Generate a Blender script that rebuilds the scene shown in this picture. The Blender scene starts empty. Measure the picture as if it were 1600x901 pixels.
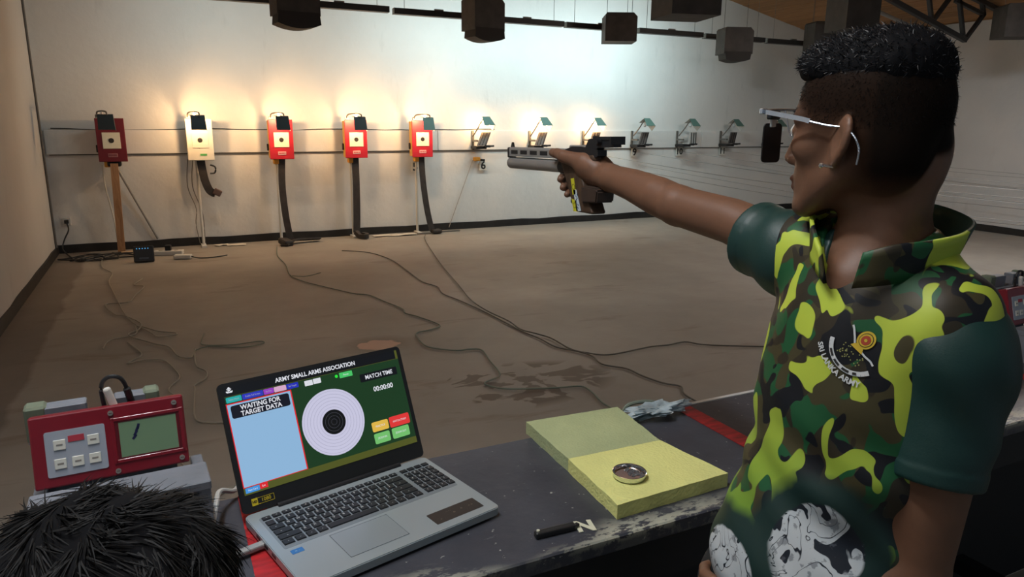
import bpy, bmesh, math, random
import numpy as np
from mathutils import Vector, Matrix
from mathutils import noise as mnoise
from mathutils.bvhtree import BVHTree
rnd = random.Random(7); nr = np.random.RandomState(5)
S = bpy.context.scene; COL = S.collection
# ---------------------------------------------------------------- camera, world, lights, exposure
PITCH, YAW, ROLL = math.radians(13.04), math.radians(25.87), math.radians(0.39)
hv = Vector((math.sin(YAW), math.cos(YAW), 0)); rv = Vector((math.cos(YAW), -math.sin(YAW), 0)); zv = Vector((0, 0, 1))
fwv = hv*math.cos(PITCH) - zv*math.sin(PITCH); upv = hv*math.sin(PITCH) + zv*math.cos(PITCH)
r2 = rv*math.cos(ROLL) + upv*math.sin(ROLL); u2 = upv*math.cos(ROLL) - rv*math.sin(ROLL)
cd = bpy.data.cameras.new('camera'); cam = bpy.data.objects.new('camera', cd); COL.objects.link(cam)
cd.sensor_fit = 'HORIZONTAL'; cd.sensor_width = 36; cd.lens = 36*1123.7/1600; cd.clip_start = 0.02; cd.clip_end = 200
m = Matrix((r2, u2, -fwv)).transposed().to_4x4(); m.translation = (0, 0, 1.657); cam.matrix_world = m
S.camera = cam
wd = bpy.data.worlds.new('world'); S.world = wd; wd.use_nodes = True
wd.node_tree.nodes['Background'].inputs[0].default_value = (0.70, 0.86, 1.0, 1)
wd.node_tree.nodes['Background'].inputs[1].default_value = 0.15
S.view_settings.view_transform = 'Standard'; S.view_settings.look = 'None'
S.view_settings.exposure = 0.0; S.view_settings.gamma = 1.0; S.view_settings.use_curve_mapping = False
TARGET_LAMP_W, TUBE_W, HALL_W, FIRING_W = 11.0, 22.0, 95.0, 6.0
WARM, COOL = (1.0, 0.60, 0.28), (0.72, 0.95, 1.0)

# ---------------------------------------------------------------- helpers
def link(o, parent=None):
    COL.objects.link(o)
    if parent is not None: o.parent = parent
    return o
def tag(o, label=None, cat=None, group=None, kind=None):
    if label: o['label'] = label
    if cat: o['category'] = cat
    if group: o['group'] = group
    if kind: o['kind'] = kind
    return o
def thing(name, label, cat, loc=(0, 0, 0), rot=(0, 0, 0), group=None):
    o = bpy.data.objects.new(name, None); o.empty_display_size = .05; link(o); o.location = loc; o.rotation_euler = rot
    return tag(o, label, cat, group)
def obj(name, bm, mt, parent=None, loc=None, rot=None, smooth=None):
    if isinstance(bm, bpy.types.Mesh): me = bm
    else:
        me = bpy.data.meshes.new(name); bm.normal_update(); bm.to_mesh(me); bm.free()
    if mt is not None and not me.materials:
        for x in (mt if isinstance(mt, (list, tuple)) else [mt]): me.materials.append(x)
    if smooth is not None:
        me.polygons.foreach_set('use_smooth', [True]*len(me.polygons))
        if smooth < 179: me.set_sharp_from_angle(angle=math.radians(smooth))
    o = bpy.data.objects.new(name, me); link(o, parent)
    if loc: o.location = loc
    if rot: o.rotation_euler = rot
    return o
def copy_tree(o, parent=None):
    c = o.copy(); link(c)
    if parent is not None: c.parent = parent
    for ch in [x for x in bpy.data.objects if x.parent == o]: copy_tree(ch, c)
    return c
def BM(): return bmesh.new()
def X4(loc=(0, 0, 0), rot=(0, 0, 0)):
    from mathutils import Euler
    return Matrix.Translation(loc) @ Euler(rot).to_matrix().to_4x4()
def box(bm, c, s, rot=(0, 0, 0), bev=0, seg=1, mi=0):
    r = bmesh.ops.create_cube(bm, size=1); vs = r['verts']
    for v in vs: v.co = Vector((v.co.x*s[0], v.co.y*s[1], v.co.z*s[2]))
    fs = {f for v in vs for f in v.link_faces}
    if bev:
        es = {e for v in vs for e in v.link_edges}
        rb = bmesh.ops.bevel(bm, geom=list(es), offset=bev, segments=seg, affect='EDGES', profile=.5)
        vs = list({v for f in rb['faces'] for v in f.verts} | {v for v in vs if v.is_valid}); fs = {f for v in vs for f in v.link_faces}
    for f in fs: f.material_index = mi
    bmesh.ops.transform(bm, matrix=X4(c, rot), verts=vs)
    return vs
def cyl(bm, p0, p1, r0, r1=None, n=20, caps=True, mi=0):
    p0, p1 = Vector(p0), Vector(p1); d = p1-p0; r1 = r0 if r1 is None else r1
    q = d.to_track_quat('Z', 'Y').to_matrix().to_4x4()
    r = bmesh.ops.create_cone(bm, cap_ends=caps, segments=n, radius1=r0, radius2=r1, depth=d.length)
    bmesh.ops.transform(bm, matrix=Matrix.Translation((p0+p1)/2) @ q, verts=r['verts'])
    for f in {f for v in r['verts'] for f in v.link_faces}: f.material_index = mi
    return r['verts']
def ball(bm, c, r, s=(1, 1, 1), n=16):
    q = bmesh.ops.create_uvsphere(bm, u_segments=n, v_segments=max(6, n//2), radius=r)
    for v in q['verts']: v.co = Vector((v.co.x*s[0], v.co.y*s[1], v.co.z*s[2]))+Vector(c)
def crom(pts, sub=6):
    P = [Vector(p) for p in pts]
    if len(P) < 3 or sub < 2: return P
    out = []
    for i in range(len(P)-1):
        a = P[max(i-1, 0)]; b = P[i]; c = P[i+1]; d = P[min(i+2, len(P)-1)]
        for k in range(sub):
            t = k/sub
            out.append(.5*((2*b)+(c-a)*t+(2*a-5*b+4*c-d)*t*t+(3*b-a-3*c+d)*t**3))
    return out+[P[-1]]
def tube(bm, pts, r, n=6, sub=6, flat=None, caps=True):
    """tube along a smoothed path; r number or list; flat=(w,h,up) makes a strap"""
    P = crom(pts, sub); N = len(P); rings = []; up = Vector((0, 0, 1)) if flat is None else Vector(flat[2])
    side = None
    for i, p in enumerate(P):
        t = (P[min(i+1, N-1)]-P[max(i-1, 0)]).normalized()
        s = t.cross(up)
        if s.length < .05: s = side if side is not None else t.cross(Vector((0.3, 1, 0)))
        s.normalize(); side = s; w = s.cross(t)
        if isinstance(r, (list, tuple)):
            f = i/(N-1)*(len(r)-1); k = min(int(f), len(r)-2); rr = r[k]+(r[k+1]-r[k])*(f-k)
        else: rr = r
        if flat: cs = [(-flat[0], -flat[1]), (flat[0], -flat[1]), (flat[0], flat[1]), (-flat[0], flat[1])]
        else: cs = [(rr*math.cos(2*math.pi*k/n), rr*math.sin(2*math.pi*k/n)) for k in range(n)]
        rings.append([bm.verts.new(p+s*a+w*b) for a, b in cs])
    n = len(rings[0])
    for i in range(N-1):
        for k in range(n):
            bm.faces.new((rings[i][k], rings[i][(k+1) % n], rings[i+1][(k+1) % n], rings[i+1][k]))
    if caps: bm.faces.new(rings[0][::-1]); bm.faces.new(rings[-1])
    return bm
def prism(bm, poly, y0, y1, axis='y', mi=0):
    """extrude a polygon given as (a,b): axis y -> (a,y,b); x -> (x,a,b); z -> (a,b,z)"""
    f = {'y': lambda a, b, t: (a, t, b), 'x': lambda a, b, t: (t, a, b), 'z': lambda a, b, t: (a, b, t)}[axis]
    A = [bm.verts.new(f(a, b, y0)) for a, b in poly]; B = [bm.verts.new(f(a, b, y1)) for a, b in poly]; n = len(poly); fs = []
    for i in range(n): fs.append(bm.faces.new((A[i], A[(i+1) % n], B[(i+1) % n], B[i])))
    fs.append(bm.faces.new(A[::-1])); fs.append(bm.faces.new(B))
    for q in fs: q.material_index = mi
    bmesh.ops.recalc_face_normals(bm, faces=fs)
    return bm
def lathe(bm, prof, n=32, c=(0, 0, 0)):
    rings = [[bm.verts.new((c[0]+r*math.cos(2*math.pi*k/n), c[1]+r*math.sin(2*math.pi*k/n), c[2]+z)) for k in range(n)] for r, z in prof]
    for i in range(len(rings)-1):
        for k in range(n): bm.faces.new((rings[i][k], rings[i][(k+1) % n], rings[i+1][(k+1) % n], rings[i+1][k]))
    bm.faces.new(rings[0][::-1]); bm.faces.new(rings[-1])
    return bm
def text_mesh(s, size, ext=.0003, align='CENTER', bold=0.0, sx=1.0):
    cu = bpy.data.curves.new('txt', 'FONT'); cu.body = s; cu.size = size; cu.extrude = ext; cu.align_x = align; cu.align_y = 'CENTER'
    cu.offset = bold; cu.resolution_u = 3
    o = bpy.data.objects.new('txt', cu); COL.objects.link(o); o.scale.x = sx
    dg = bpy.context.evaluated_depsgraph_get(); me = bpy.data.meshes.new_from_object(o.evaluated_get(dg))
    bpy.data.objects.remove(o); bpy.data.curves.remove(cu); me.name = 'lettering'
    if sx != 1.0:
        for v in me.vertices: v.co.x *= sx
    me.materials.clear()
    return me
def rrect(w, h, r, n=4):
    pts = []
    for cx, cy, a0 in ((w/2-r, h/2-r, 0), (-w/2+r, h/2-r, 90), (-w/2+r, -h/2+r, 180), (w/2-r, -h/2+r, 270)):
        for k in range(n+1):
            a = math.radians(a0+90*k/n); pts.append((cx+r*math.cos(a), cy+r*math.sin(a)))
    return pts

# ---------------------------------------------------------------- materials
MATS = {}
def M(name, col, rough=.6, metal=0., noise=None, bump=None, emis=0, coat=0, spec=.5, dark=None, sss=0):
    """plain procedural material: noise=(scale, amount[, stretch xyz]), bump=(scale, strength)"""
    if name in MATS: return MATS[name]
    mt = bpy.data.materials.new(name); mt.use_nodes = True; nt = mt.node_tree; b = nt.nodes['Principled BSDF']
    b.inputs['Base Color'].default_value = (*col, 1); b.inputs['Roughness'].default_value = rough; b.inputs['Metallic'].default_value = metal
    b.inputs['Specular IOR Level'].default_value = spec
    if coat: b.inputs['Coat Weight'].default_value = coat
    if emis: b.inputs['Emission Color'].default_value = (*col, 1); b.inputs['Emission Strength'].default_value = emis
    if noise or bump: tc = nt.nodes.new('ShaderNodeTexCoord')
    if noise:
        mp = nt.nodes.new('ShaderNodeMapping'); nt.links.new(tc.outputs['Object'], mp.inputs[0])
        if len(noise) > 2: mp.inputs['Scale'].default_value = noise[2]
        n = nt.nodes.new('ShaderNodeTexNoise'); n.inputs['Scale'].default_value = noise[0]; n.inputs['Detail'].default_value = 6
        nt.links.new(mp.outputs[0], n.inputs['Vector'])
        r = nt.nodes.new('ShaderNodeValToRGB'); d = dark or tuple(c*(1-noise[1]) for c in col)
        r.color_ramp.elements[0].color = (*d, 1); r.color_ramp.elements[1].color = (*[min(1, c*(1+noise[1]*.5)) for c in col], 1)
        r.color_ramp.elements[0].position = .3; r.color_ramp.elements[1].position = .7
        nt.links.new(n.outputs[0], r.inputs[0]); nt.links.new(r.outputs[0], b.inputs['Base Color'])
    if bump:
        n = nt.nodes.new('ShaderNodeTexNoise'); n.inputs['Scale'].default_value = bump[0]; n.inputs['Detail'].default_value = 5
        nt.links.new(tc.outputs['Object'], n.inputs['Vector'])
        bp = nt.nodes.new('ShaderNodeBump'); bp.inputs['Strength'].default_value = bump[1]; bp.inputs['Distance'].default_value = .01
        nt.links.new(n.outputs[0], bp.inputs['Height']); nt.links.new(bp.outputs[0], b.inputs['Normal'])
    MATS[name] = mt; return mt
class G:
    """tiny node-graph builder"""
    def __init__(s, name):
        s.m = bpy.data.materials.new(name); s.m.use_nodes = True; s.t = s.m.node_tree; s.b = s.t.nodes['Principled BSDF']
        s.tc = s.t.nodes.new('ShaderNodeTexCoord')
    def put(s, sock, v):
        if hasattr(v, 'is_output'): s.t.links.new(v, sock)
        elif isinstance(v, (tuple, list)) and len(v) == 3 and sock.type == 'RGBA': sock.default_value = (*v, 1)
        else: sock.default_value = v
    def map(s, scale=(1, 1, 1), loc=(0, 0, 0), rot=(0, 0, 0)):
        n = s.t.nodes.new('ShaderNodeMapping'); s.t.links.new(s.tc.outputs['Object'], n.inputs[0])
        n.inputs['Scale'].default_value = scale; n.inputs['Location'].default_value = loc; n.inputs['Rotation'].default_value = rot; return n.outputs[0]
    def noise(s, vec, scale, detail=2, rough=.5, dist=0):
        n = s.t.nodes.new('ShaderNodeTexNoise'); s.t.links.new(vec, n.inputs['Vector'])
        n.inputs['Scale'].default_value = scale; n.inputs['Detail'].default_value = detail; n.inputs['Roughness'].default_value = rough; n.inputs['Distortion'].default_value = dist; return n.outputs[0]
    def ramp(s, v, lo, hi, a=0., b=1.):
        n = s.t.nodes.new('ShaderNodeMapRange'); s.put(n.inputs[0], v); n.inputs[1].default_value = lo; n.inputs[2].default_value = hi; n.inputs[3].default_value = a; n.inputs[4].default_value = b; return n.outputs[0]
    def math(s, op, a, b=0., clamp=False):
        n = s.t.nodes.new('ShaderNodeMath'); n.operation = op; n.use_clamp = clamp; s.put(n.inputs[0], a); s.put(n.inputs[1], b); return n.outputs[0]
    def mix(s, f, a, b):
        n = s.t.nodes.new('ShaderNodeMix'); n.data_type = 'RGBA'; s.put(n.inputs[0], f); s.put(n.inputs[6], a); s.put(n.inputs[7], b); return n.outputs[2]
    def xyz(s, vec=None):
        n = s.t.nodes.new('ShaderNodeSeparateXYZ'); s.t.links.new(vec or s.tc.outputs['Object'], n.inputs[0]); return n.outputs
    def dist(s, c, r):
        n = s.t.nodes.new('ShaderNodeVectorMath'); n.operation = 'LENGTH'
        s.t.links.new(s.map(scale=tuple(1/x for x in r), loc=tuple(-a/x for a, x in zip(c, r))), n.inputs[0]); return n.outputs['Value']
    def attr(s, name):
        n = s.t.nodes.new('ShaderNodeAttribute'); n.attribute_name = name; return n.outputs['Fac']
    def bump(s, h, strength, dist=.01):
        n = s.t.nodes.new('ShaderNodeBump'); s.put(n.inputs['Height'], h); n.inputs['Strength'].default_value = strength; n.inputs['Distance'].default_value = dist; s.t.links.new(n.outputs[0], s.b.inputs['Normal'])
    def done(s, col, rough=.6, metal=0, spec=.5):
        s.put(s.b.inputs['Base Color'], col); s.put(s.b.inputs['Roughness'], rough); s.b.inputs['Metallic'].default_value = metal; s.b.inputs['Specular IOR Level'].default_value = spec; return s.m

def wall_mat(name, col):
    g = G(name); n = g.noise(g.map(), .7, 5, .6); n2 = g.noise(g.map(scale=(1, 1, .25)), 5, 4, .6)
    c = g.mix(g.ramp(n, .35, .7), tuple(x*.9 for x in col), col); c = g.mix(g.math('MULTIPLY', g.ramp(n2, .62, .75), .35), c, tuple(x*.7 for x in col))
    g.bump(g.noise(g.map(), 9, 6, .65), .25, .02); return g.done(c, .75, spec=.25)
def floor_mat():
    g = G('concrete_floor'); v = g.map(); n = g.noise(v, .5, 6, .65); n2 = g.noise(g.map(scale=(1, 2.2, 1)), 2.2, 8, .7); n3 = g.noise(g.map(scale=(.8, 3, 1), rot=(0, 0, .35)), 1.1, 5, .6, .6)
    c = g.mix(g.ramp(n, .3, .7), (.235, .212, .182), (.36, .325, .28)); c = g.mix(g.math('MULTIPLY', g.ramp(n2, .35, .75), .55), c, (.30, .26, .215))
    c = g.mix(g.math('MULTIPLY', g.ramp(n3, .60, .70), .5), c, (.16, .12, .09))
    # damp stains near the firing line and one worn pinkish patch
    s = g.math('MULTIPLY', g.ramp(g.dist((1.95, 3.95, 0), (.75, .42, 1)), .8, 1.0, 1, 0), g.ramp(g.noise(g.map(scale=(1, 1.6, 1), loc=(3, 1.7, 0)), 2.6, 3, .5, .9), .535, .56))
    c = g.mix(g.math('MULTIPLY', s, .8), c, (.095, .062, .042))
    w = g.math('ADD', g.dist((1.37, 5.15, 0), (.17, .13, 1)), g.ramp(g.noise(v, 14, 3), 0, 1, -.35, .35))
    c = g.mix(g.math('MULTIPLY', g.ramp(w, .9, 1.9, 1, 0), .5), c, (.12, .085, .06)); c = g.mix(g.ramp(w, .85, .95, 1, 0), c, (.55, .34, .25))
    # darker strip along the left wall
    x = g.xyz(); e = g.math('ADD', x[0], g.ramp(g.noise(v, 2, 4), 0, 1, -.08, .08)); c = g.mix(g.math('MULTIPLY', g.ramp(e, -.93, -.89, 1, 0), .6), c, (.11, .085, .07))
    g.bump(n2, .12, .01); return g.done(c, g.ramp(n, .3, .7, .7, .5), spec=.35)
def wood_mat(name, a, b, sc=(8, 1, 8), s=2.0, rough=.55):
    g = G(name); n = g.noise(g.map(scale=sc), s, 5, .6, 1.2); o = g.t.nodes.new('ShaderNodeObjectInfo')
    c = g.mix(g.ramp(n, .3, .7), a, b); c = g.mix(g.math('MULTIPLY', o.outputs['Random'], .45), c, tuple(x*.45 for x in a)); return g.done(c, rough, spec=.3)
def table_mat():
    g = G('slate_table_paint'); v = g.map(); n = g.noise(v, 3, 6, .6); c = g.mix(g.ramp(n, .3, .7), (.032, .034, .044), (.072, .074, .090))
    sc = g.noise(g.map(scale=(6, 26, 6), rot=(0, 0, .5)), 3, 4, .7); sp = g.noise(v, 70, 3, .55)
    c = g.mix(g.math('MULTIPLY', g.ramp(sc, .66, .74), .35), c, (.28, .29, .30))
    c = g.mix(g.ramp(sp, .70, .73), c, (.34, .34, .31))
    x = g.xyz()
    # chipped paint along the worn near edge, mostly in front of the foam pad
    ed = g.math('ADD', x[1], g.ramp(g.noise(v, 9, 4, .6), 0, 1, -.05, .05))
    wear = g.math('MULTIPLY', g.ramp(ed, .965, 1.015, 1, 0), g.ramp(g.noise(g.map(scale=(1, 2.5, 1)), 26, 6, .7), .47, .52))
    wear = g.math('MULTIPLY', wear, g.ramp(g.noise(g.map(loc=(.35, 0, 0)), 3.2, 2), .42, .55)); wear = g.math('MULTIPLY', wear, g.ramp(x[2], .925, .938, .15, 1))
    c = g.mix(g.math('MULTIPLY', wear, .8), c, (.50, .50, .40)); g.bump(g.noise(v, 40, 5, .6), .2, .004); return g.done(c, g.ramp(n, .3, .7, .5, .38), spec=.4)
# ---------------------------------------------------------------- the hall
W = 10.54; XL = -1.26; XR = 11.8; YB = -1.6
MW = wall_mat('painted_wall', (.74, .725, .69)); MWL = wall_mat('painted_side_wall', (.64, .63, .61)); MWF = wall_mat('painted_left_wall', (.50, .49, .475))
bm = BM(); box(bm, ((XL+XR)/2, (W+YB)/2, -.1), (XR-XL+.4, W-YB+.4, .2)); tag(obj('floor', bm, floor_mat()), 'bare stained concrete floor of the shooting range', kind='structure')
ZE, ZR, XM = 3.25, 4.62, 5.27
def gable(bm, y0, y1): prism(bm, [(XL-.2, 0), (XR+.2, 0), (XR+.2, ZE), (XM, ZR+.02), (XL-.2, ZE)], y0, y1)
bm = BM(); gable(bm, W, W+.2); tag(obj('wall_back', bm, MW), 'white painted end wall behind the targets', kind='structure')
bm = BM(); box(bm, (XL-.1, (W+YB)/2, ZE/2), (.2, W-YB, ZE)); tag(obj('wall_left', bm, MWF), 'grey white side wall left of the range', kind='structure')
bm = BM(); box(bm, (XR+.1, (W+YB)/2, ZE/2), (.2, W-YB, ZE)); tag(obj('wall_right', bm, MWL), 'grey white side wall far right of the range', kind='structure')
MBS = M('black_skirting', (.016, .014, .013), .6, noise=(6, .5))
def skirting(name, a, b, lab):
    bm = BM(); n = 40; a, b = Vector(a), Vector(b); t = (b-a).normalized(); s = Vector((-t.y, t.x, 0)); L = (b-a).length
    lo = [[], [], [], []]
    for i in range(n+1):
        h = .105+.006*math.sin(i*1.7)+rnd.uniform(-.004, .004); p = a+t*L*i/n
        for k, (o, z) in enumerate(((0, 0), (-.018, 0), (-.018, h), (0, h))): lo[k].append(bm.verts.new(p+s*o+Vector((0, 0, z))))
    for i in range(n):
        for k in range(3): bm.faces.new((lo[k][i], lo[k][i+1], lo[k+1][i+1], lo[k+1][i]))
    bmesh.ops.recalc_face_normals(bm, faces=bm.faces); tag(obj(name, bm, MBS), lab, kind='structure')
skirting('baseboard_back', (XL, W, 0), (XR, W, 0), 'black painted skirting along the end wall')
skirting('baseboard_left', (XL, YB, 0), (XL, W, 0), 'dark skirting along the left wall')
skirting('baseboard_right', (XR, W, 0), (XR, YB, 0), 'dark skirting along the right wall')
# wooden ceiling: boards laid along the range on both slopes
ceil = bpy.data.objects.new('ceiling', None); link(ceil); tag(ceil, 'boarded wooden gable ceiling, brown planks', kind='structure')
MC = wood_mat('ceiling_boards', (.33, .16, .065), (.50, .27, .12), sc=(10, .9, 10), s=1.6)
sl = math.atan2(ZR-ZE, XR-XM); Ls = math.hypot(ZR-ZE, XR-XM)+.15; npl = 32; pw = Ls/npl
bm = BM(); box(bm, (0, 0, 0), (pw-.008, W-YB+.2, .03), bev=.004); me = None
for side in (1, -1):
    for i in range(npl):
        d = (i+.5)*pw; x = XM+side*d*math.cos(sl); z = ZR+.03-d*math.sin(sl)+rnd.uniform(-.003, .003)
        if me is None: o = obj('plank', bm, MC, ceil); me = o.data
        else: o = obj('plank', me, MC, ceil)
        o.location = (x, (W+YB)/2, z); o.rotation_euler = (0, side*sl, 0)
bm = BM()
for side in (1, -1):
    box(bm, (XM+side*Ls/2*math.cos(sl), (W+YB)/2, ZR+.075-Ls/2*math.sin(sl)), (Ls+.1, W-YB+.4, .04), rot=(0, side*sl, 0))
obj('roof_deck', bm, M('roof_deck', (.08, .05, .03), .8), ceil)
# white target board strip on the end wall: separate panels
brd = thing('target_board', 'long white horizontal board strip on end wall behind targets', 'board', (0, W-.004, 0))
MB = wall_mat('board_paint', (.76, .745, .71)); xs = [XL+.02, 3.83, 6.35, 8.9, XR-.05]
for i in range(4):
    a, b = xs[i], xs[i+1]; bm = BM(); box(bm, ((a+b)/2, -.012, 1.376), (b-a-.008, .024, .295), bev=.003); obj('panel', bm, MB, brd)
bm = BM(); box(bm, ((XL+XR)/2, -.010, 1.2225), (XR-XL-.1, .02, .010)); obj('shadow_strip', bm, M('shadow_strip_dark', (.05, .045, .04), .7), brd)  # dark strip standing in for the shade under the board
bm = BM(); tube(bm, [(x, -.012, 1.535+.006*math.sin(x*3.1)+rnd.uniform(-.012, .006)) for x in np.arange(XL+.1, 5.0, .22)], .006, n=5, sub=3)
obj('wire', bm, M('dark_cable', (.03, .028, .026), .6), brd)
# pipe, socket and cord in the left corner
MG = M('pipe_grey', (.42, .40, .37), .5)
bm = BM(); cyl(bm, (0, 0, 0), (0, 0, 3.0), .013, n=10); tag(obj('conduit_pipe', bm, M('dark_conduit', (.12, .11, .10), .6), loc=(XL+.013, 10.36, .1)), 'thin dark conduit running up left wall beside the corner', 'pipe')
t = thing('wall_socket', 'small wall socket with black plug low in left corner', 'socket', (-1.12, W, .40))
bm = BM(); box(bm, (0, -.012, 0), (.09, .024, .09), bev=.004); obj('plate', bm, M('socket_white', (.62, .60, .56), .5), t)
bm = BM(); box(bm, (0, -.04, .0), (.045, .04, .045), bev=.006, seg=2); obj('plug', bm, M('black_plastic', (.012, .012, .013), .45), t)
MK = MATS['black_plastic']
bm = BM(); tube(bm, [(-1.12, 10.48, .40), (-1.10, 10.42, .31), (-1.15, 10.38, .20), (-1.18, 10.33, .09), (-1.13, 10.28, .02), (-1.05, 10.0, .012), (-1.06, 9.85, .012)], .0085, n=6)
tag(obj('mains_cord', bm, MK), 'black cord drooping from the corner socket to the floor', 'cord')
bm = BM(); pts = []
for i in range(46):
    a = i*.83; pts.append((-.86+.017*i*.55-.1+rnd.uniform(-.12, .12)+.16*math.cos(a), 9.95+.17*math.sin(a*1.1)+rnd.uniform(-.06, .06), .012+.02*rnd.random()))
tube(bm, pts, .0085, n=5, sub=4); tag(obj('cable_tangle', bm, MK), 'tangled heap of black cables on floor in left corner', 'cables')

# ---------------------------------------------------------------- overhead: tube lights, wires, hoods, truss
MBK = M('tube_housing', (.030, .030, .028), .5); MSN = M('dull_steel', (.22, .21, .19), .45, .6)
def tube_light(x0, x1, z, on, label):
    L = x1-x0; t = thing('tube_light', label, 'light', ((x0+x1)/2, 9.0, z), group='tube lights hung before the end wall')
    bm = BM(); prism(bm, [(-.055, -.035), (.045, -.035), (.045, -.03), (-.048, -.03), (-.048, .03), (.02, .03), (.02, .035), (-.055, .035)], -L/2, L/2, axis='x'); obj('reflector', bm, MBK, t)
    for s in (-1, 1):
        bm = BM(); box(bm, (s*(L/2-.012), -.002, 0), (.022, .09, .066), bev=.004); obj('end_cap', bm, MSN, t)
        bm = BM(); x = s*(L/2-.14); zt = ZR-(abs((x0+x1)/2+x-XM))*math.tan(sl)-z; cyl(bm, (x, -.01, .03), (x, -.01, zt), .0035, n=5); obj('hanging_wire', bm, MSN, t)
    bm = BM(); box(bm, (0, -.03, .045), (.12, .03, .022), bev=.006, seg=2); obj('clip', bm, MSN, t)
    bm = BM(); cyl(bm, (-L/2+.025, .012, 0), (L/2-.025, .012, 0), .014, n=12)
    obj('tube', bm, M('lit_tube', COOL, .4, emis=6.0) if on else M('dead_tube', (.6, .6, .58), .3), t)
    if on:
        ld = bpy.data.lights.new('tube_glow', 'AREA'); ld.shape = 'RECTANGLE'; ld.size = L-.06; ld.size_y = .05; ld.energy = TUBE_W*on; ld.color = COOL
        lo = bpy.data.objects.new('tube_glow', ld); link(lo, t); lo.location = (0, .05, -.012); lo.rotation_euler = (math.radians(66), 0, 0)
for x0, x1, z, on, lab in [(.27, 1.41, 2.975, .5, 'tube light with dark hood, farthest left, partly behind the leftmost hanging hood'),
        (1.47, 2.67, 2.97, 0, 'unlit dark hooded tube light right of the leftmost hanging hood'),
        (2.73, 3.89, 2.96, .75, 'dark hooded tube light left of the round bottomed hanging hood'), (3.99, 5.10, 2.95, .95, 'dark hooded tube light right of the round bottomed hanging hood'),
        (5.14, 6.28, 2.945, .8, 'dark hooded tube light behind the tilted third hanging hood'), (6.34, 7.49, 2.94, 1.5, 'dark hooded tube light over the brightest patch of end wall'),
        (7.54, 8.72, 2.93, 0, 'unlit tube light behind the hood with a lower flap'), (8.78, 9.90, 2.925, 0, 'unlit tube light farthest right, ending near the man\'s forehead')]:
    tube_light(x0, x1, z, on, lab)
MH = M('hood_board', (.060, .054, .048), .7, noise=(9, .3)); MHI = M('hood_inside', (.030, .028, .026), .8)
def hood(x, y, zb, w, h, d, rz, label, style=0):
    t = thing('hanging_hood', label, 'hood', (x, y, zb), (0, 0, rz), group='dark hoods hung from the ceiling')
    bm = BM(); k = .12*w
    prism(bm, [(-w/2, 0), (w/2, 0), (w/2, h-k), (w/2-k, h), (-w/2+k*.4, h), (-w/2, h-k*.5)], -d/2, d/2); obj('body', bm, MH, t)
    if style:   # curved lower flap slung under the box
        bm = BM(); P = []; n = 10
        for i in range(n+1): a = -1+2*i/n; P.append((a*w*(.5 if style == 1 else .42), -.30*w*(1-.35*a*a) if style == 1 else -.26*w*(1-.3*a*a)))
        prism(bm, [(-w*.5, .02), (w*.5, .02)][::-1][:0]+[(-w*.47, .03)]+P+[(w*.47, .03)], -d*.52, d*.30); obj('flap', bm, MHI, t)
    for s in (-1, 1):
        bm = BM(); xx = s*w*.4; wx = x+xx*math.cos(rz); zt = ZR-abs(wx-XM)*math.tan(sl)-zb; cyl(bm, (xx, 0, h-.03), (xx, 0, zt), .0035, n=5); obj('hanging_wire', bm, MSN, t)
hood(1.40, 8.05, 2.70, .44, .40, .30, .1, 'black hanging hood at top left, cut by picture edge', 1)
hood(3.75, 8.60, 2.74, .43, .38, .32, .15, 'black hanging hood with round bottom, left of the tilted one', 1)
hood(5.75, 8.60, 2.71, .42, .36, .42, -.45, 'tilted black box hood above the lit right lamps', 0)
hood(3.82, 4.80, 2.46, .40, .42, .42, -.25, 'large dark box hood hanging nearest at top centre', 0)
hood(7.60, 8.40, 2.62, .42, .36, .34, -.35, 'dark hood with a smaller flap under it, left of the man', 2)
hood(5.62, 4.75, 2.46, .30, .55, .36, -.35, 'tall grey green box hood above the man\'s forehead', 0)
hood(9.55, 8.6, 2.70, .42, .50, .34, -.35, 'brown box hood half hidden by the man\'s hair', 0)
hood(10.55, 6.25, 2.80, .46, .42, .42, -.62, 'grey box hood at far right before the side wall', 0)
t = thing('roof_truss', 'black steel roof truss end above the man\'s head', 'truss', (0, 7, 0))
MT = M('black_steel', (.012, .012, .013), .45)
def bar(n, a, b, r=.036):
    bm = BM(); a, b = Vector((a[0], 0, a[1])), Vector((b[0], 0, b[1])); d = b-a; box(bm, (0, 0, 0), (d.length+.03, r*1.5, r*1.5), bev=.005); o = obj(n, bm, MT, t); o.location = (a+b)/2; o.rotation_euler = (0, -math.atan2(d.z, d.x), 0)
ctop = lambda x: ZR-abs(x-XM)*math.tan(sl)-.05
bar('bottom_chord', (5.3, 4.22), (10.636, 2.85), .045); bar('top_chord', (5.3, ctop(5.3)), (11.75, ctop(11.75)), .045)
bar('end_strut', (10.636, 2.85), (10.981, 3.22)); bar('end_strut', (10.981, 3.22), (10.90, ctop(10.9)))
for a, b in [((9.86, 3.05), (9.62, ctop(9.62))), ((10.60, 2.86), (10.34, ctop(10.34))), ((9.88, 3.06), (10.3, ctop(10.3))), ((10.32, 3.36), (10.981, 3.22)), ((9.0, 3.27), (9.5, ctop(9.5))), ((9.0, 3.27), (8.8, ctop(8.8))), ((8.1, 3.5), (8.7, ctop(8.7)))]: bar('web_bar', a, b)
bm = BM(); cyl(bm, (7.6, 0, ctop(7.6)-.02), (11.6, 0, ctop(11.6)-.02), .03, n=10); tag(obj('ceiling_pipe', bm, M('pale_pipe', (.38, .37, .36), .4), loc=(0, 8.5, 0)), 'pale pipe fixed along the slope of the wooden ceiling', 'pipe')
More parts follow.
